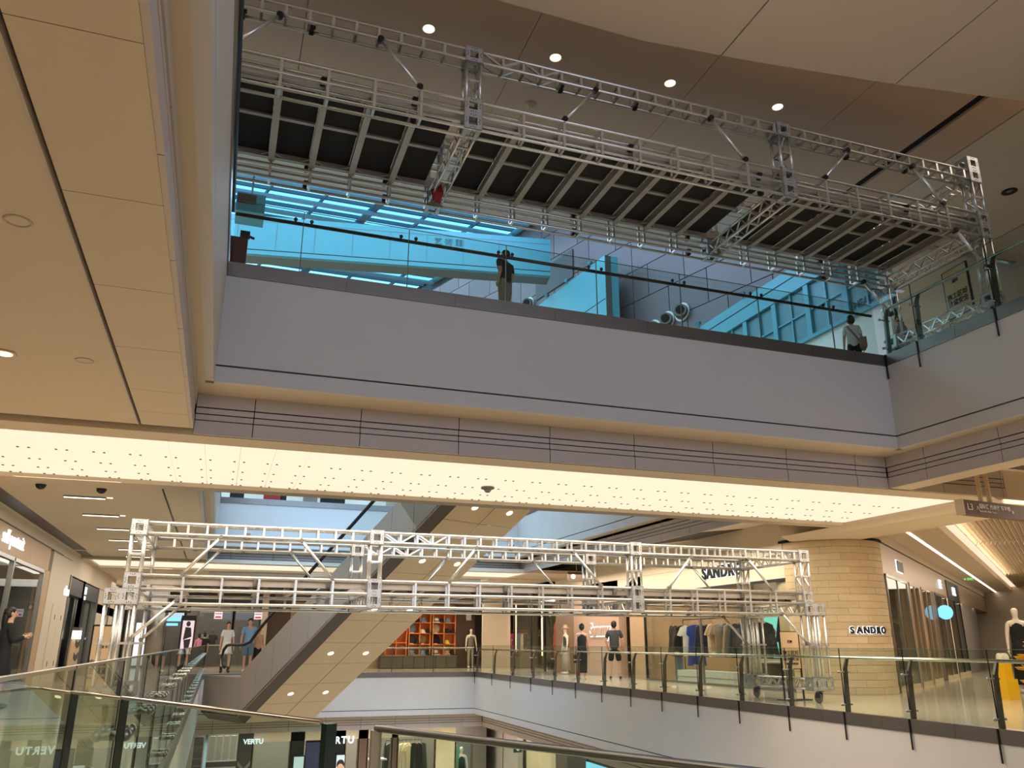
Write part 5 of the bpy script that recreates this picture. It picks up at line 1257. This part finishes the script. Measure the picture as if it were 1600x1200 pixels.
col_ = thing('round_column', (gx(246), YC-2.0, 0), 'round steel column in front of far dark openings', 'column'); MB().tube((gx(246), YC-2, 0), (gx(246), YC-2, 3.75), .42, 24).build('shaft', STEEL, col_); MB().tube((gx(246), YC-2, 0), (gx(246), YC-2, .15), .46, 24).build('base_ring', DGREY, col_)

# ------------------------------------------------------------------ left side of L3
XF = -4.4
ly = lambda px, py=1000, x=XF: at(px, py, X, x).y
struct('wall_left', MB().box(XF-.2, XF, -6, 40, 3.52, 3.8), PAINT)
struct('trim_12', MB().box(-4.34, -3.98, 11.2, 27.6, 3.795, 3.802), DGREY)
struct('trim_13', MB().box(-4.34, -4.05, 27.9, 30.0, 3.795, 3.802), DGREY)
struct('trim_14', MB().box(XF-.01, XF+.02, -6, ly(99, 865), 3.50, 3.525), BLACK)
y0, y1 = ly(35, 850), ly(70, 880); 
yp = at(92, 900, X, XF).y                     # white pier starts
struct('wall_left', MB().box(XF-.2, XF, -6, at(68, 930, X, XF).y, 2.92, 3.5), WOOD)
sw = thing('shop_window', (XF, 17, 0), 'tall shop window under self-portrait sign at left edge', 'window')
ye = at(62, 930, X, XF).y
for a, b in ((13, 16), (16, at(12, 930, X, XF).y), (at(12, 930, X, XF).y, ye)): MB().box(XF-.05, XF-.03, a+.04, b-.04, .08, 2.9).build('glass_panel', GLASSS, sw)
for y in (16, at(12, 930, X, XF).y, ye): MB().box(XF-.08, XF+.02, y-.05, y+.05, 0, 2.92).build('mullion', STEEL, sw)
MB().box(XF-.08, XF+.02, 8, ye, 2.84, 2.92).build('head_bar', STEEL, sw); MB().box(XF-.08, XF+.02, 8, ye, 0, .08).build('sill_bar', STEEL, sw)
struct('wall_left', MB().box(XF-3, XF-2.9, 0, 46, 0, 3.8), GREY)
area('shop_lamps', (XF-1.6, 19, 3.3), 2, 7, 50, NEUT)
sign_text('self-portrait', .42, (XF+.05, at(18, 844, X, XF).y, at(18, 844, X, XF).z), PI/2, PI/2, 'white lit self-portrait sign on pale wood fascia', SIGNW, None, .015, .0)
rack = thing('display_column', (XF-1.0, 20.5, 0), 'grey display column inside left shop window', 'display'); MB().box(XF-1.3, XF-.8, 20.2, 20.9, 0, 2.3).build('column_body', GREY, rack); MB().box(XF-1.35, XF-.75, 20.15, 20.95, 1.4, 1.46).build('column_band', STEEL, rack)
# wood jamb and white portal with service doors
yj = ye+.05; yk = at(100, 960, X, XF).y
struct('wall_left', MB().box(XF-.2, XF-.02, yj, yj+.9, 0, 2.95), WOOD)
pw = struct('wall_left', MB().box(XF-.2, XF, yj+.9, yk, 0, 3.5), PAINT)
dd = thing('service_door', (XF, (yj+yk)/2+.6, 0), 'flush white service double door beside the woman in black', 'door'); ym = (yj+yk)/2+.9
for a, b in ((ym-1.0, ym-.01), (ym+.01, ym+1.0)): 
    d_ = MB().box(XF, XF+.02, a, b, .05, 2.15).build('door_leaf', PAINT, dd)
    for z in (.5, 1.75): MB().box(XF+.02, XF+.03, (a+b)/2-.02, (a+b)/2+.02, z, z+.14).build('latch', DGREY, d_)
# dark shops further on
yq = at(180, 930, X, XF).y
struct('wall_left', MB().box(XF-.2, XF, yk, 46, 3.1, 3.52), PAINT)
da, db, dc = yk+.1, at(124, 960, X, XF).y, at(148, 960, X, XF).y
for a, b, lab in ((da, db, 'dark open shopfront with white lit letters past white portal'), (db, dc, 'second dark shopfront with lit emblem, beside notice board')):
    o = thing('shop_window', (XF, (a+b)/2, 0), lab, 'window'); MB().box(XF-.25, XF-.2, a, b, 0, 3.1).build('dark_panel', BLACK, o); MB().box(XF-.2, XF, a, b, 2.55, 3.05).build('sign_fascia', DGREY, o)
    for y in (a, b): MB().box(XF-.1, XF+.03, y-.06, y+.06, 0, 3.1).build('mullion', STEEL, o)
    MB().box(XF-.18, XF-.16, a+.1, b-.1, .05, 2.55).build('glass_panel', GLASSS, o)
text('ulans', .36, SIGNW, (XF+.02, at(103, 924, X, XF).y, at(103, 924, X, XF).z), PI/2, PI/2, parent=tag(thing('shop_sign', (XF, at(103, 924, X, XF).y, 2.8), 'white lit letters on dark fascia past white portal', 'sign')), depth=.02, bold=.01)
o = thing('lit_emblem', (XF+.02, at(134, 930, X, XF).y, 2.6), 'small white lit emblem on second dark shopfront', 'sign'); p = at(134, 928, X, XF+.03); MB().box(p.x-.02, p.x, p.y-.2, p.y+.2, p.z-.02, p.z+.22).build('upper_mark', SIGNW, o); MB().box(p.x-.02, p.x, p.y-.12, p.y+.12, p.z-.2, p.z-.08).build('lower_mark', SIGNW, o)
ch = thing('chevron_panel', (XF+.1, at(118, 1020, X, XF+.1).y, 0), 'pale panel with grey chevrons in front of dark shopfront', 'panel'); yc_ = at(116, 1020, X, XF+.1).y
MB().box(XF+.06, XF+.1, yc_-1.0, yc_+.9, 0, 1.25).build('panel_board', WOOD, ch)
for k in range(3):
    z = .15+.4*k; MB().prism([(XF+.1, yc_-.1, z+.1), (XF+.1, yc_+.35, z), (XF+.1, yc_+.8, z+.1), (XF+.1, yc_+.8, z+.28), (XF+.1, yc_+.35, z+.18), (XF+.1, yc_-.1, z+.28)], (.01, 0, 0)).build('chevron', DGREY, ch)
tv = thing('lit_head_display', (XF+.2, at(120, 1000, X, XF+.2).y, 1.25), 'small white lit display on top of chevron panel', 'display'); p = at(120, 991, X, XF+.15); MB().box(p.x-.1, p.x+.1, p.y-.25, p.y+.25, 1.25, 1.5).build('display_case', WHITEL, tv); MB().box(p.x-.11, p.x+.11, p.y-.28, p.y+.28, 1.5, 1.6).build('display_cap', GREY, tv)
tl = thing('tiled_panel_wall', (XF, at(165, 930, X, XF).y, 0), 'pale panelled wall strip with black frames beyond dark shopfronts', 'panel'); a = dc+.2
for k in range(3):
    for z in (0, 1.3, 2.2): MB().box(XF-.05, XF, a+1.9*k, a+1.9*k+1.75, z+.02, min(z+1.25, 3.08)).build('panel', PAINT, tl)
    MB().box(XF-.06, XF+.02, a+1.9*k-.15, a+1.9*k, 0, 3.1).build('black_frame', BLACK, tl)
# ceiling fixtures of the left corridor
for i, y in enumerate((17.22, 19.64, 22.0, 24.4, 26.8, 29.0)):
    o = thing('linear_light', (-2.6, y, 3.8), 'thin white linear light across left corridor ceiling, %s from luminous ceiling' % ORD[i], 'ceiling light')
    MB().box(-3.03, -2.3, y-.035, y+.035, 3.77, 3.8).build('housing', STEEL, o); MB().box(-3.02, -2.31, y-.03, y+.03, 3.762, 3.77).build('lamp_strip', WHITEL, o); MB().box(-2.28, -2.18, y-.02, y+.02, 3.785, 3.8).build('driver_cover', WARML, o)
for i, (px, py) in enumerate(((64, 757), (159, 764))):
    p = at(px, py, Z, 3.8); o = thing('dome_camera', p, ['black dome camera on left corridor ceiling, farther left', 'black dome camera on left corridor ceiling, nearer the void'][i], 'camera'); MB().ball(p, .09, 14, 8, PI/2, PI).build('dome', BLACK, o); MB().tube(p, p+hz*.012, .1, 16).build('ring', GREY, o)
p = at(762, 761, Z, 3.77); o = thing('smoke_detector', p, 'grey smoke detector on luminous ceiling of front bridge', 'detector'); MB().lathe([(.001, -.09), (.05, -.085), (.07, -.05), (.12, -.03), (.12, 0), (.001, 0)], p, 18).build('body', GREY, o); MB().tube(p-hz*.095, p-hz*.085, .04, 12).build('sensor', DGREY, o)
p = at(7, 552, Z, 3.79); o = thing('downlight', p, 'round downlight in thin square frame at left edge of near ceiling', 'ceiling light'); MB().tube(p-hz*.005, p+hz*.01, .11, 6).build('frame', SOFFIT, o); MB().tube(p-hz*.012, p-hz*.004, .07, 18).build('lamp_disc', WARML, o)
for i, (px, py) in enumerate(((28, 345), (132, 563))):
    p = at(px, py, Z, 3.8); o = thing('ceiling_speaker', p, ['flush round ceiling speaker at left, upper one', 'flush round ceiling speaker at left, lower one'][i], 'speaker'); MB().lathe([(.075, -.004), (.085, -.01), (.09, 0), (.075, 0)], p, 20).build('rim', CORN, o); MB().tube(p-hz*.003, p, .07, 18).build('grille', SOFFIT, o)
for i, (px, py) in enumerate(((670, 45), (868, 90), (1047, 130), (1215, 167))):
    p = at(px, py, Z, 10.03); o = thing('downlight', p, '%s round recessed downlight from left in upper dark ceiling' % ORD[i], 'ceiling light', 'downlights in the upper dark ceiling')
    MB().lathe([(.085, .06), (.095, -.008), (.105, -.008), (.105, .0), (.09, .06)], p, 20).build('ring', WHITE, o); MB().tube(p-hz*.004, p+hz*.0, .088, 20).build('lamp_disc', WARML, o)
p = at(829, 163, Z, 10.03); o = thing('smoke_detector', p, 'dark round smoke detector on upper dark ceiling', 'detector'); MB().lathe([(.001, -.07), (.05, -.06), (.06, -.03), (.1, -.02), (.1, 0), (.001, 0)], p, 18).build('body', CEILDK, o); MB().tube(p-hz*.08, p-hz*.06, .03, 12).build('sensor', CORN, o)
p = at(1577, 299, Z, 10.03); o = thing('downlight', p, 'black-rimmed downlight in pale ceiling at upper right', 'ceiling light'); MB().lathe([(.06, .0), (.07, -.012), (.15, -.012), (.15, .0)], p, 20).build('ring', BLACK, o); MB().tube(p-hz*.004, p, .06, 16).build('lamp_disc', GREY, o)
# items on the upper bridge and beyond
q0, q1 = at(357, 412, Y, 11.6), at(388, 372, Y, 11.6)
o = thing('advert_board', (q0.x, 11.6, L4), 'maroon panel with small black lamp at left end of upper bridge', 'panel'); MB().box(q0.x-.35, q1.x, 11.6, 11.7, L4-.02, q1.z).build('panel_board', DRED, o); MB().box(q1.x-.12, q1.x+.02, 11.55, 11.65, q1.z, q1.z+.09).build('clip_lamp', BLACK, o); MB().tube((q1.x, 11.6, q1.z+.03), (q1.x+.08, 11.55, q1.z-.02), .02, 8).build('lamp_head', BLACK, o)
p = at(392, 318, Y, 15.5); o = thing('projector_box', p, 'white boxed unit hanging under the skylight at far left', 'box'); MB().box(p.x-.28, p.x+.28, 15.3, 15.9, p.z-.3, p.z+.12).build('case', CYANW, o); MB().box(p.x-.26, p.x+.1, 15.28, 15.3, p.z-.12, p.z+.08).build('lens_panel', BROWN, o); MB().tube((p.x, 15.6, p.z+.1), (p.x, 15.6, ZR-.2), .02, 8).build('drop_rod', STEEL, o)
# brown sign over the far corridor, EH letters, far left dark sign
YS = 28.5; p = at(893, 901, Y, YS); o = thing('hanging_sign', p, 'small dark brown hanging sign with round icon and arrow', 'sign'); a, b = at(888, 908, Y, YS), at(915, 894, Y, YS)
MB().box(a.x, b.x, YS, YS+.08, a.z, b.z).build('sign_body', BROWN, o); MB().tube((a.x+.2, YS-.015, (a.z+b.z)/2), (a.x+.2, YS, (a.z+b.z)/2), .09, 18).build('round_icon', WHITE, o); text('›', .22, WHITE, (b.x-.08, YS-.01, (a.z+b.z)/2), PI/2, 0, parent=o, depth=.003); MB().tube(((a.x+b.x)/2, YS+.04, b.z), ((a.x+b.x)/2, YS+.04, 4.2), .012, 8).build('drop_rod', STEEL, o)
sign_text('EH', .5, at(715, 924, Y, YB-.1), PI/2, 0, 'white lit EH letters above hat shelves', SIGNW, None, .02, .006)
p = at(275, 952, Y, 40); o = thing('hanging_sign', p, 'dark hanging direction sign under far luminous ceiling at left', 'sign'); a, b = at(252, 957, Y, 40), at(299, 947, Y, 40); MB().box(a.x, b.x, 40, 40.1, a.z, b.z).build('sign_body', BLACK, o); MB().box(b.x-.15, b.x-.05, 39.98, 40, a.z+.08, b.z-.08).build('arrow_mark', WHITE, o)
for e in (a.x+.2, b.x-.2): MB().tube((e, 40.05, b.z), (e, 40.05, 3.75), .015, 8).build('drop_rod', STEEL, o)
# L4 goods seen over the far fascia
for i, (px, m, w) in enumerate(((370, C_BLK, .5), (425, RED, .6), (443, C_BLK, .2), (485, C_GRY, .5), (520, C_BLK, .9))):
    p = at(px, 776, Y, 31.5); o = thing('display_case', (p.x, 31.5, L4), ['dark display case behind far upper fascia, leftmost', 'red display case behind far upper fascia', 'narrow dark case right of red case behind far upper fascia', 'grey display case behind far upper fascia', 'long dark case behind far upper fascia near escalator top'][i], 'display'); MB().box(p.x-w/2, p.x+w/2, 31.3, 31.7, L4-.02, L4+1.0).build('case_body', m, o); MB().box(p.x-w/2-.02, p.x+w/2+.02, 31.28, 31.72, L4+1.0, L4+1.05).build('case_top', WHITE, o)
struct('wall_far', MB().box(-12, 6, 32.9, 33, L4, 9), WHITE)

# ------------------------------------------------------------------ L2 shopfronts
Z2 = -5.85
lx = lambda px: at(px, 1160, Y, 39.0).x
struct('wall_lower_far', MB().box(-6, 13.4, 42.2, 42.3, Z2, -2.2), GREY)
struct('wall_lower_right', MB().box(17.2, 17.3, -6, 42, Z2, -2.2), GREY)
area('shop_lamps', (6, 40.6, -2.35), 12, 2, 520, NEUT); area('shop_lamps', (15.2, 36, -2.35), 2, 9, 260, NEUT)
MAR = mat('veined_marble', (216, 202, 168), .4, var=.25, scale=1.1)
MARD = mat('dark_marble', (92, 84, 76), .4, var=.35, scale=1.2)
for a, b, m in ((680, 712, MAR), (712, 738, GREY)): 
    if m is MAR: struct('wall_lower_far', MB().box(lx(a), lx(b), 39, 39.3, Z2, -2.2), m)
for a, b, m in ((lx(372), lx(396), DGREY), (lx(454), lx(476), BLACK), (lx(522), lx(540), BLACK), (lx(560), lx(575), BROWN), (lx(612), lx(622), BROWN)): struct('wall_lower_far', MB().box(a, b, 39, 39.3, Z2, -2.2), m)
struct('wall_lower_far', MB().box(lx(396), lx(680), 39, 39.25, -2.9, -2.2), PAINT)
for k, (a, b, lab) in enumerate(((396, 454, 'lower storefront window between dark pillars'), (540, 560, 'lower storefront window right of VERTU sign'), (575, 612, 'lower storefront with clothes rail and shelves'), (622, 680, 'lower clothes shop window with pale and dark jackets'), (712, 738, 'lower storefront window with mannequin and mint panel'))):
    o = thing('shop_window', ((lx(a)+lx(b))/2, 39, Z2), lab, 'window'); MB().box(lx(a)+.03, lx(b)-.03, 39.05, 39.07, Z2+.1, -2.9).build('glass_panel', GLASSS, o)
    for x in (lx(a), lx(b)): MB().box(x-.04, x+.04, 39, 39.12, Z2, -2.9).build('mullion', BROWN, o)
    MB().box(lx(a), lx(b), 39, 39.12, Z2, Z2+.1).build('sill_bar', STEEL, o)
sign_text('VERTU', .40, at(529, 1157, Y, 38.9), PI/2, 0, 'white lit VERTU letters on lower storefront, partly behind green glass edge', SIGNW, None, .02, .012, space=1.2)
o = sign_text('VERTU', .27, at(396, 1159, Y, 38.9), PI/2, 0, 'small white lit VERTU letters on dark lower pillar', SIGNW, None, .02, .01)
for k in range(3):
    z = -3.6-.62*k; o2 = tag(MB().prism([(lx(374), 38.98, z), (lx(384), 38.98, z-.3), (lx(394), 38.98, z), (lx(394), 38.98, z-.16), (lx(384), 38.98, z-.46), (lx(374), 38.98, z-.16)], (0, -.02, 0)).build('chevron_trim', GREY), ['top chevron trim on dark lower pillar', 'middle chevron trim on dark lower pillar', 'lowest chevron trim on dark lower pillar'][k], 'trim')
for i, (a, b) in enumerate(((461, 476), (527, 539))):
    o = thing('light_box', ((lx(a)+lx(b))/2, 38.8, Z2), ['pale lit advert panel left of green glass edge on lower level', 'pale lit advert panel with portrait right of green glass edge'][i], 'light box'); zt_ = at(465, 1183, Y, 38.8).z; MB().box(lx(a), lx(b), 38.8, 38.9, Z2+.1, zt_).build('lit_face', emit('advert_pale%d' % i, (215, 235, 232), .9), o); MB().box(lx(a)-.05, lx(b)+.05, 38.9, 38.98, Z2, zt_+.05).build('frame', BLACK, o)
    if i: MB().ball((lx(524)+.25, 38.78, zt_-.5), (.14, .02, .2), 12, 8).build('printed_face', SKINM, o); MB().ball((lx(524)+.25, 38.79, zt_-.36), (.17, .02, .2), 12, 8).build('printed_hair', HAIR, o)
o = thing('artwork_panel', (lx(492), 39.2, -3.5), 'dark blue patterned panel left of green glass edge on lower level', 'panel'); MB().box(lx(480), lx(504), 39.15, 39.25, -4.6, -3.0).build('panel_board', mat('blue_pattern', (50, 56, 96), .5, var=.5, scale=7), o); MB().box(lx(479), lx(505), 39.25, 39.3, -4.7, -2.9).build('frame', BLACK, o)
ln_ = thing('light_line', (lx(482), 36.6, -2.25), 'blue-white light line under lower ceiling left of green glass edge', 'ceiling light'); a, b = at(463, 1151, Y, 36.6), at(505, 1148, Y, 36.6); MB().box(a.x, b.x, 36.55, 36.65, -2.27, -2.23).build('lamp_strip', SIGNW, ln_); MB().box(a.x-.05, b.x+.05, 36.53, 36.67, -2.23, -2.22).build('housing', STEEL, ln_)
yr = 40.3
rail('clothes_rail', (lx(612), yr, -3.15), (lx(668), yr, -3.15), 'clothes rail in lower clothes shop', BLACK, Z2)
for i, (px, m, kd) in enumerate(((618, C_CHA, 'jacket'), (626, C_GRY, 'jacket'), (634, C_WHT, 'jacket'), (641, C_CRM, 'jacket'), (648, C_CRM, 'tee'), (655, C_BLK, 'jacket'), (661, C_BLK, 'jacket'), (667, C_CHA, 'jacket'))):
    hang('%s garment, %s from left, on lower clothes rail' % (['charcoal', 'grey', 'white', 'cream', 'cream short sleeved', 'black', 'black', 'charcoal'][i], ORD[i]), (lx(px), yr, -3.28), kd, m, rz=random.uniform(-.5, .5), hgt=.95, scale=1.5)
for i, px in enumerate((668, 655)):
    hang(['dark trousers hanging right of lower clothes rail', 'dark trousers second from right on lower clothes rail'][i], (lx(px)-.1, yr+.25, -3.5), 'trousers', C_BLK, hgt=1.2, scale=1.3)
sh_ = thing('display_shelf', (lx(594), 40, Z2), 'pale shelf boards in lower storefront left of clothes rail', 'shelf')
for z in (-3.9, -4.6, -5.2): MB().box(lx(578), lx(610), 39.6, 40.2, z, z+.06).build('shelf_board', WHITE, sh_)
for x in (lx(580), lx(608)): MB().box(x-.02, x+.02, 39.8, 39.9, Z2, -3.2).build('upright', BLACK, sh_)
sh_ = thing('display_table', (lx(430), 40, Z2), 'white display table in lower storefront between dark pillars', 'table'); MB().box(lx(402), lx(445), 39.6, 40.2, -4.35, -4.25).build('table_top', WHITE, sh_)
for x in (lx(404), lx(443)): MB().box(x-.03, x+.03, 39.7, 40.1, Z2, -4.35).build('leg', STEEL, sh_)
o = thing('mint_panel', (lx(722), 40.2, Z2), 'mint green padded panel beside lower mannequin', 'panel'); MB().prism([(lx(716), 40.2, -5.4), (lx(729), 40.2, -5.5), (lx(729), 40.2, -3.7), (lx(726), 40.2, -3.45), (lx(716), 40.2, -3.55)], (0, .12, 0)).build('panel_board', C_MNT, o); MB().box(lx(721), lx(723), 40.3, 40.5, Z2, -3.6).build('stand', STEEL, o)
figure('white mannequin in black vest beside mint panel on lower level', 'mannequin', (lx(733), 40.3, Z2), PI, 2.35, top=C_BLK, sleeve=None, bottom=C_GRY, bkind='trousers', hair=None, skinm=IVORY, shoes=IVORY, kind='mannequin', female=True)
# right lower facade
X2 = 14.0
my = lambda px, py=1170: at(px, py, X, X2).y
for a, b, m in ((738, 752, CORN), (822, 862, MAR), (868, 886, MARD), (886, 916, DGREY)): struct('wall_lower_right', MB().box(X2, X2+.3, my(b), min(39.3, my(a)), Z2, -2.2), m)
struct('wall_lower_right', MB().box(X2+1.4, X2+1.5, my(822), 42, Z2, -2.2), GREY)
o = thing('shop_window', (X2, my(790), Z2), 'lower right storefront window with white mannequin and black goods', 'window'); MB().box(X2+.03, X2+.05, my(822), my(752), Z2+.1, -2.5).build('glass_panel', GLASSS, o)
for px in (752, 786, 822): MB().box(X2, X2+.1, my(px)-.05, my(px)+.05, Z2, -2.5).build('mullion', GREY, o)
MB().box(X2, X2+.1, my(822), my(752), -2.5, -2.22).build('head_bar', DGREY, o)
figure('white mannequin in grey top in lower right storefront', 'mannequin', (X2+.75, at(798, 1190, X, X2+.75).y, Z2), PI/2, 2.2, top=C_GRY, sleeve='long', bottom=C_BLK, hair=None, skinm=IVORY, shoes=IVORY, kind='mannequin')
for i, px in enumerate((759, 765, 771, 777, 806, 813)):
    hang('%s black garment from left in lower right storefront' % ORD[i], (X2+.7, at(px, 1150, X, X2+.7).y, -2.75), 'jacket' if i % 2 else 'dress', C_BLK if i % 3 else C_CHA, rz=-PI/2+random.uniform(-.4, .4), hgt=1.0, scale=1.5)
rail('clothes_rail', (X2+.7, at(818, 1150, X, X2+.7).y, -2.6), (X2+.7, at(755, 1150, X, X2+.7).y, -2.6), 'clothes rail with black garments in lower right storefront', STEEL, Z2)
o = thing('lit_screen', (X2-.05, my(960), Z2), 'bright blue lit screen on lower level at bottom right of the near rail', 'screen'); MB().box(X2-.02, X2+.05, my(1010, 1195), my(916, 1180), -5.4, -3.2).build('screen_face', emit('screen_blue', (120, 215, 245), 1.2), o); MB().box(X2+.05, X2+.1, my(1012, 1195), my(915, 1180), -5.5, -3.1).build('frame', BLACK, o)
o = thing('blade_sign', (X2-.2, my(812), -3.0), 'small dark teal projecting sign on marble lower right', 'sign'); p = at(812, 1170, X, X2-.1); MB().box(X2-.4, X2, p.y-.03, p.y+.03, p.z-.15, p.z+.15).build('sign_body', C_GRN, o); MB().tube((X2-.2, p.y-.05, p.z), (X2-.2, p.y-.03, p.z), .08, 14).build('round_icon', WHITE, o)
# lower left: steps of another escalator and L2 balcony
es2 = thing('escalator', (.6, 37.5, Z2), 'small dark blue-edged escalator on lower level at left', 'escalator'); 
for k in range(14): MB().box(lx(304), lx(318), 38.3-.35*k, 38.65-.35*k, Z2, -2.6-.22*k).build('step', DGREY, es2)
MB().prism([(lx(320), 38.8, -2.4), (lx(320), 33.5, -5.4), (lx(320), 33.5, -5.8), (lx(320), 38.8, -2.9)], (.12, 0, 0)).build('side_panel', C_STL, es2)
bx2 = thing('low_wall_counter', (lx(345), 38.6, Z2), 'cream counter with dark top on lower level at left', 'counter'); MB().box(lx(324), lx(372), 38.6, 39.1, Z2, -4.0).build('counter_body', PAINT, bx2); MB().box(lx(324), lx(372), 38.55, 39.15, -3.75, -3.55).build('counter_top', DGREY, bx2)
for k in range(4): MB().box(lx(328+11*k), lx(336+11*k), 38.9, 38.95, -3.55, -2.6).build('glass_screen', GLASSS, bx2)
# ------------------------------------------------------------------ people
def phone(root, J, V, k):
    s0, e, w, *_ = J['R']; p = w+Vector((.03, .09, .03)); MB().obox(p, (.035, 0, 0), (0, .06, .05), (0, -.004, .005)).build('phone', BLACK, root)
figure('woman in black coat and long black hair reading phone beside white service door', 'person', (-3.62, at(12, 1070, X, -3.7).y-1.2, 0), -1.15, 1.74, arms={'R': ((-.02, .06, -.27), (.06, .2, .08)), 'L': ((.02, .06, -.27), (-.06, .2, .08))}, top=C_BLK, sleeve='long', bottom=C_BLK, bkind='coat', hair='long', female=True, extra=phone)
def bag(root, J, V, k):
    w = J['R'][2]; c = w+Vector((-.03, .0, -.25)); MB().obox(c, (.05, 0, 0), (0, .12, 0), (0, 0, .13)).build('handbag', C_BLK, root); MB().path([c+Vector((0, -.08, .12)), c+Vector((0, -.04, .24)), c+Vector((0, .04, .24)), c+Vector((0, .08, .12))], .008, 6).build('bag_strap', C_BLK, root)
w1 = at(912, 1061, Z, 0)
figure('woman in black vest and long black skirt seen from behind, carrying a black bag', 'person', (12.1, 26.4, 0), -.3, 1.80, top=C_BLK, sleeve=None, bottom=C_BLK, bkind='skirt', hair='bun', female=True, extra=bag, shoes=C_CRM, arms={'R': ((.06, .0, -.28), (.03, .0, -.26)), 'L': ((.06, .02, -.28), (.02, .04, -.25))}) if False else None
fg = figure('woman in black vest and long black skirt seen from behind, carrying a black bag', 'person', (11.75, 26.4, 0), -.3, 1.78, top=C_BLK, sleeve=None, bottom=C_BLK, bkind='skirt', hair='bun', female=True, shoes=C_CRM, extra=lambda root, J, V, k: (MB().obox(J['R'][2]+Vector((.0, 0, -.25)), (.05, 0, 0), (0, .12, 0), (0, 0, .13)).build('handbag', C_BLK, root), MB().path([J['R'][2]+Vector((0, -.08, -.13)), J['R'][2]+Vector((0, -.04, .0)), J['R'][2]+Vector((0, .04, .0)), J['R'][2]+Vector((0, .08, -.13))], .008, 6).build('bag_strap', C_BLK, root)))
figure('man in dark tee, black shorts and black shoes seen from behind', 'person', (12.95, 26.35, 0), -.5, 1.88, top=C_CHA, sleeve='short', bottom=C_BLK, bkind='shorts', shoes=C_BLK, arms={'R': ((-.09, .02, -.27), (.06, .1, -.22)), 'L': ((.09, .02, -.27), (-.06, .1, -.22))}, legs={'R': ((-.08, .0), (-.02, 0)), 'L': ((.08, 0), (.02, 0))})
yl = 36.2
figure('woman in loose white top with black boots at foot of escalator', 'person', (at(351, 1040, Y, yl).x, yl, 0), PI+.1, 1.95, top=C_WHT, sleeve='short', bottom=C_WHT, bkind='dress', hair='bun', female=True, shoes=C_BLK, topend=.8, legs={'R': ((-.05, .1), (0, -.1)), 'L': ((.03, -.05), (0, -.1))})
figure('man in light blue tee holding hand of woman in white, at foot of escalator', 'person', (at(385, 1040, Y, yl+.3).x, yl+.3, 0), PI-.05, 2.1, top=C_BLU, sleeve='short', bottom=C_DEN, bkind='shorts', shoes=C_WHT, arms={'R': ((-.12, .05, -.26), (-.12, .08, -.22))})
figure('girl in peach top half hidden behind escalator side', 'person', (at(402, 1020, Y, 37.6).x, 37.6, 0), PI+.3, 1.75, top=C_PEA, sleeve='short', bottom=C_BLK, bkind='trousers', hair='long', female=True)
figure('person in pink top leaning on far counter', 'person', (at(308, 1020, Y, 43.8).x, 43.8, 0), .7, 1.55, top=C_PNK, sleeve='short', bottom=C_BLK, hair='bun', female=True)
figure('person in black top beside person in pink at far counter', 'person', (at(317, 1020, Y, 44.0).x, 44.0, 0), .4, 1.6, top=C_BLK, sleeve='short', bottom=C_BLK, hair='short')
# upper level

a = at(789, 400, Y, 10.95)
mnl = figure('man in black tee leaning back against the upper glass balustrade', 'person', (a.x-.0, 10.95, L4-.02), .55, a.z-L4+.1, top=C_BLK, sleeve='short', bottom=C_KHA, bkind='trousers', arms={'L': ((.06, .0, -.27), (.02, .18, -.12)), 'R': ((-.02, -.06, -.28), (.0, .06, -.24))})
mnl.scale = (1.22, 1.1, 1)
b = at(1328, 494, Y, 11.6)
figure('woman in white top with bag strap behind the upper balustrade corner', 'person', (b.x, 11.6, L4-.02), -.6, b.z-L4+.02, top=C_WHT, sleeve='short', bottom=C_BLK, bkind='trousers', hair='bob', female=True, extra=lambda root, J, V, k: (MB().path([V(-.13, -.12, 1.4), V(0, -.125, 1.2), V(.14, -.1, .98)], .014, 6).build('bag_strap', C_KHA, root), MB().obox(V(.2, -.05, .92), (.06, 0, 0), (0, .13, 0), (0, 0, .1)).build('shoulder_bag', C_KHA, root)))
c = at(1416, 492, X, 12.1)
figure('worker with black hair bent behind the foot truss of the upper bridge', 'person', (12.1, c.y, L4-.02), .8, c.z-L4+.02, top=C_CHA, sleeve='long', bottom=C_BLK, bkind='trousers', lean=.3, arms={'L': ((.06, .12, -.22), (.0, .2, -.12)), 'R': ((-.06, .12, -.22), (.0, .2, -.12))})
print('objects', len(bpy.data.objects))
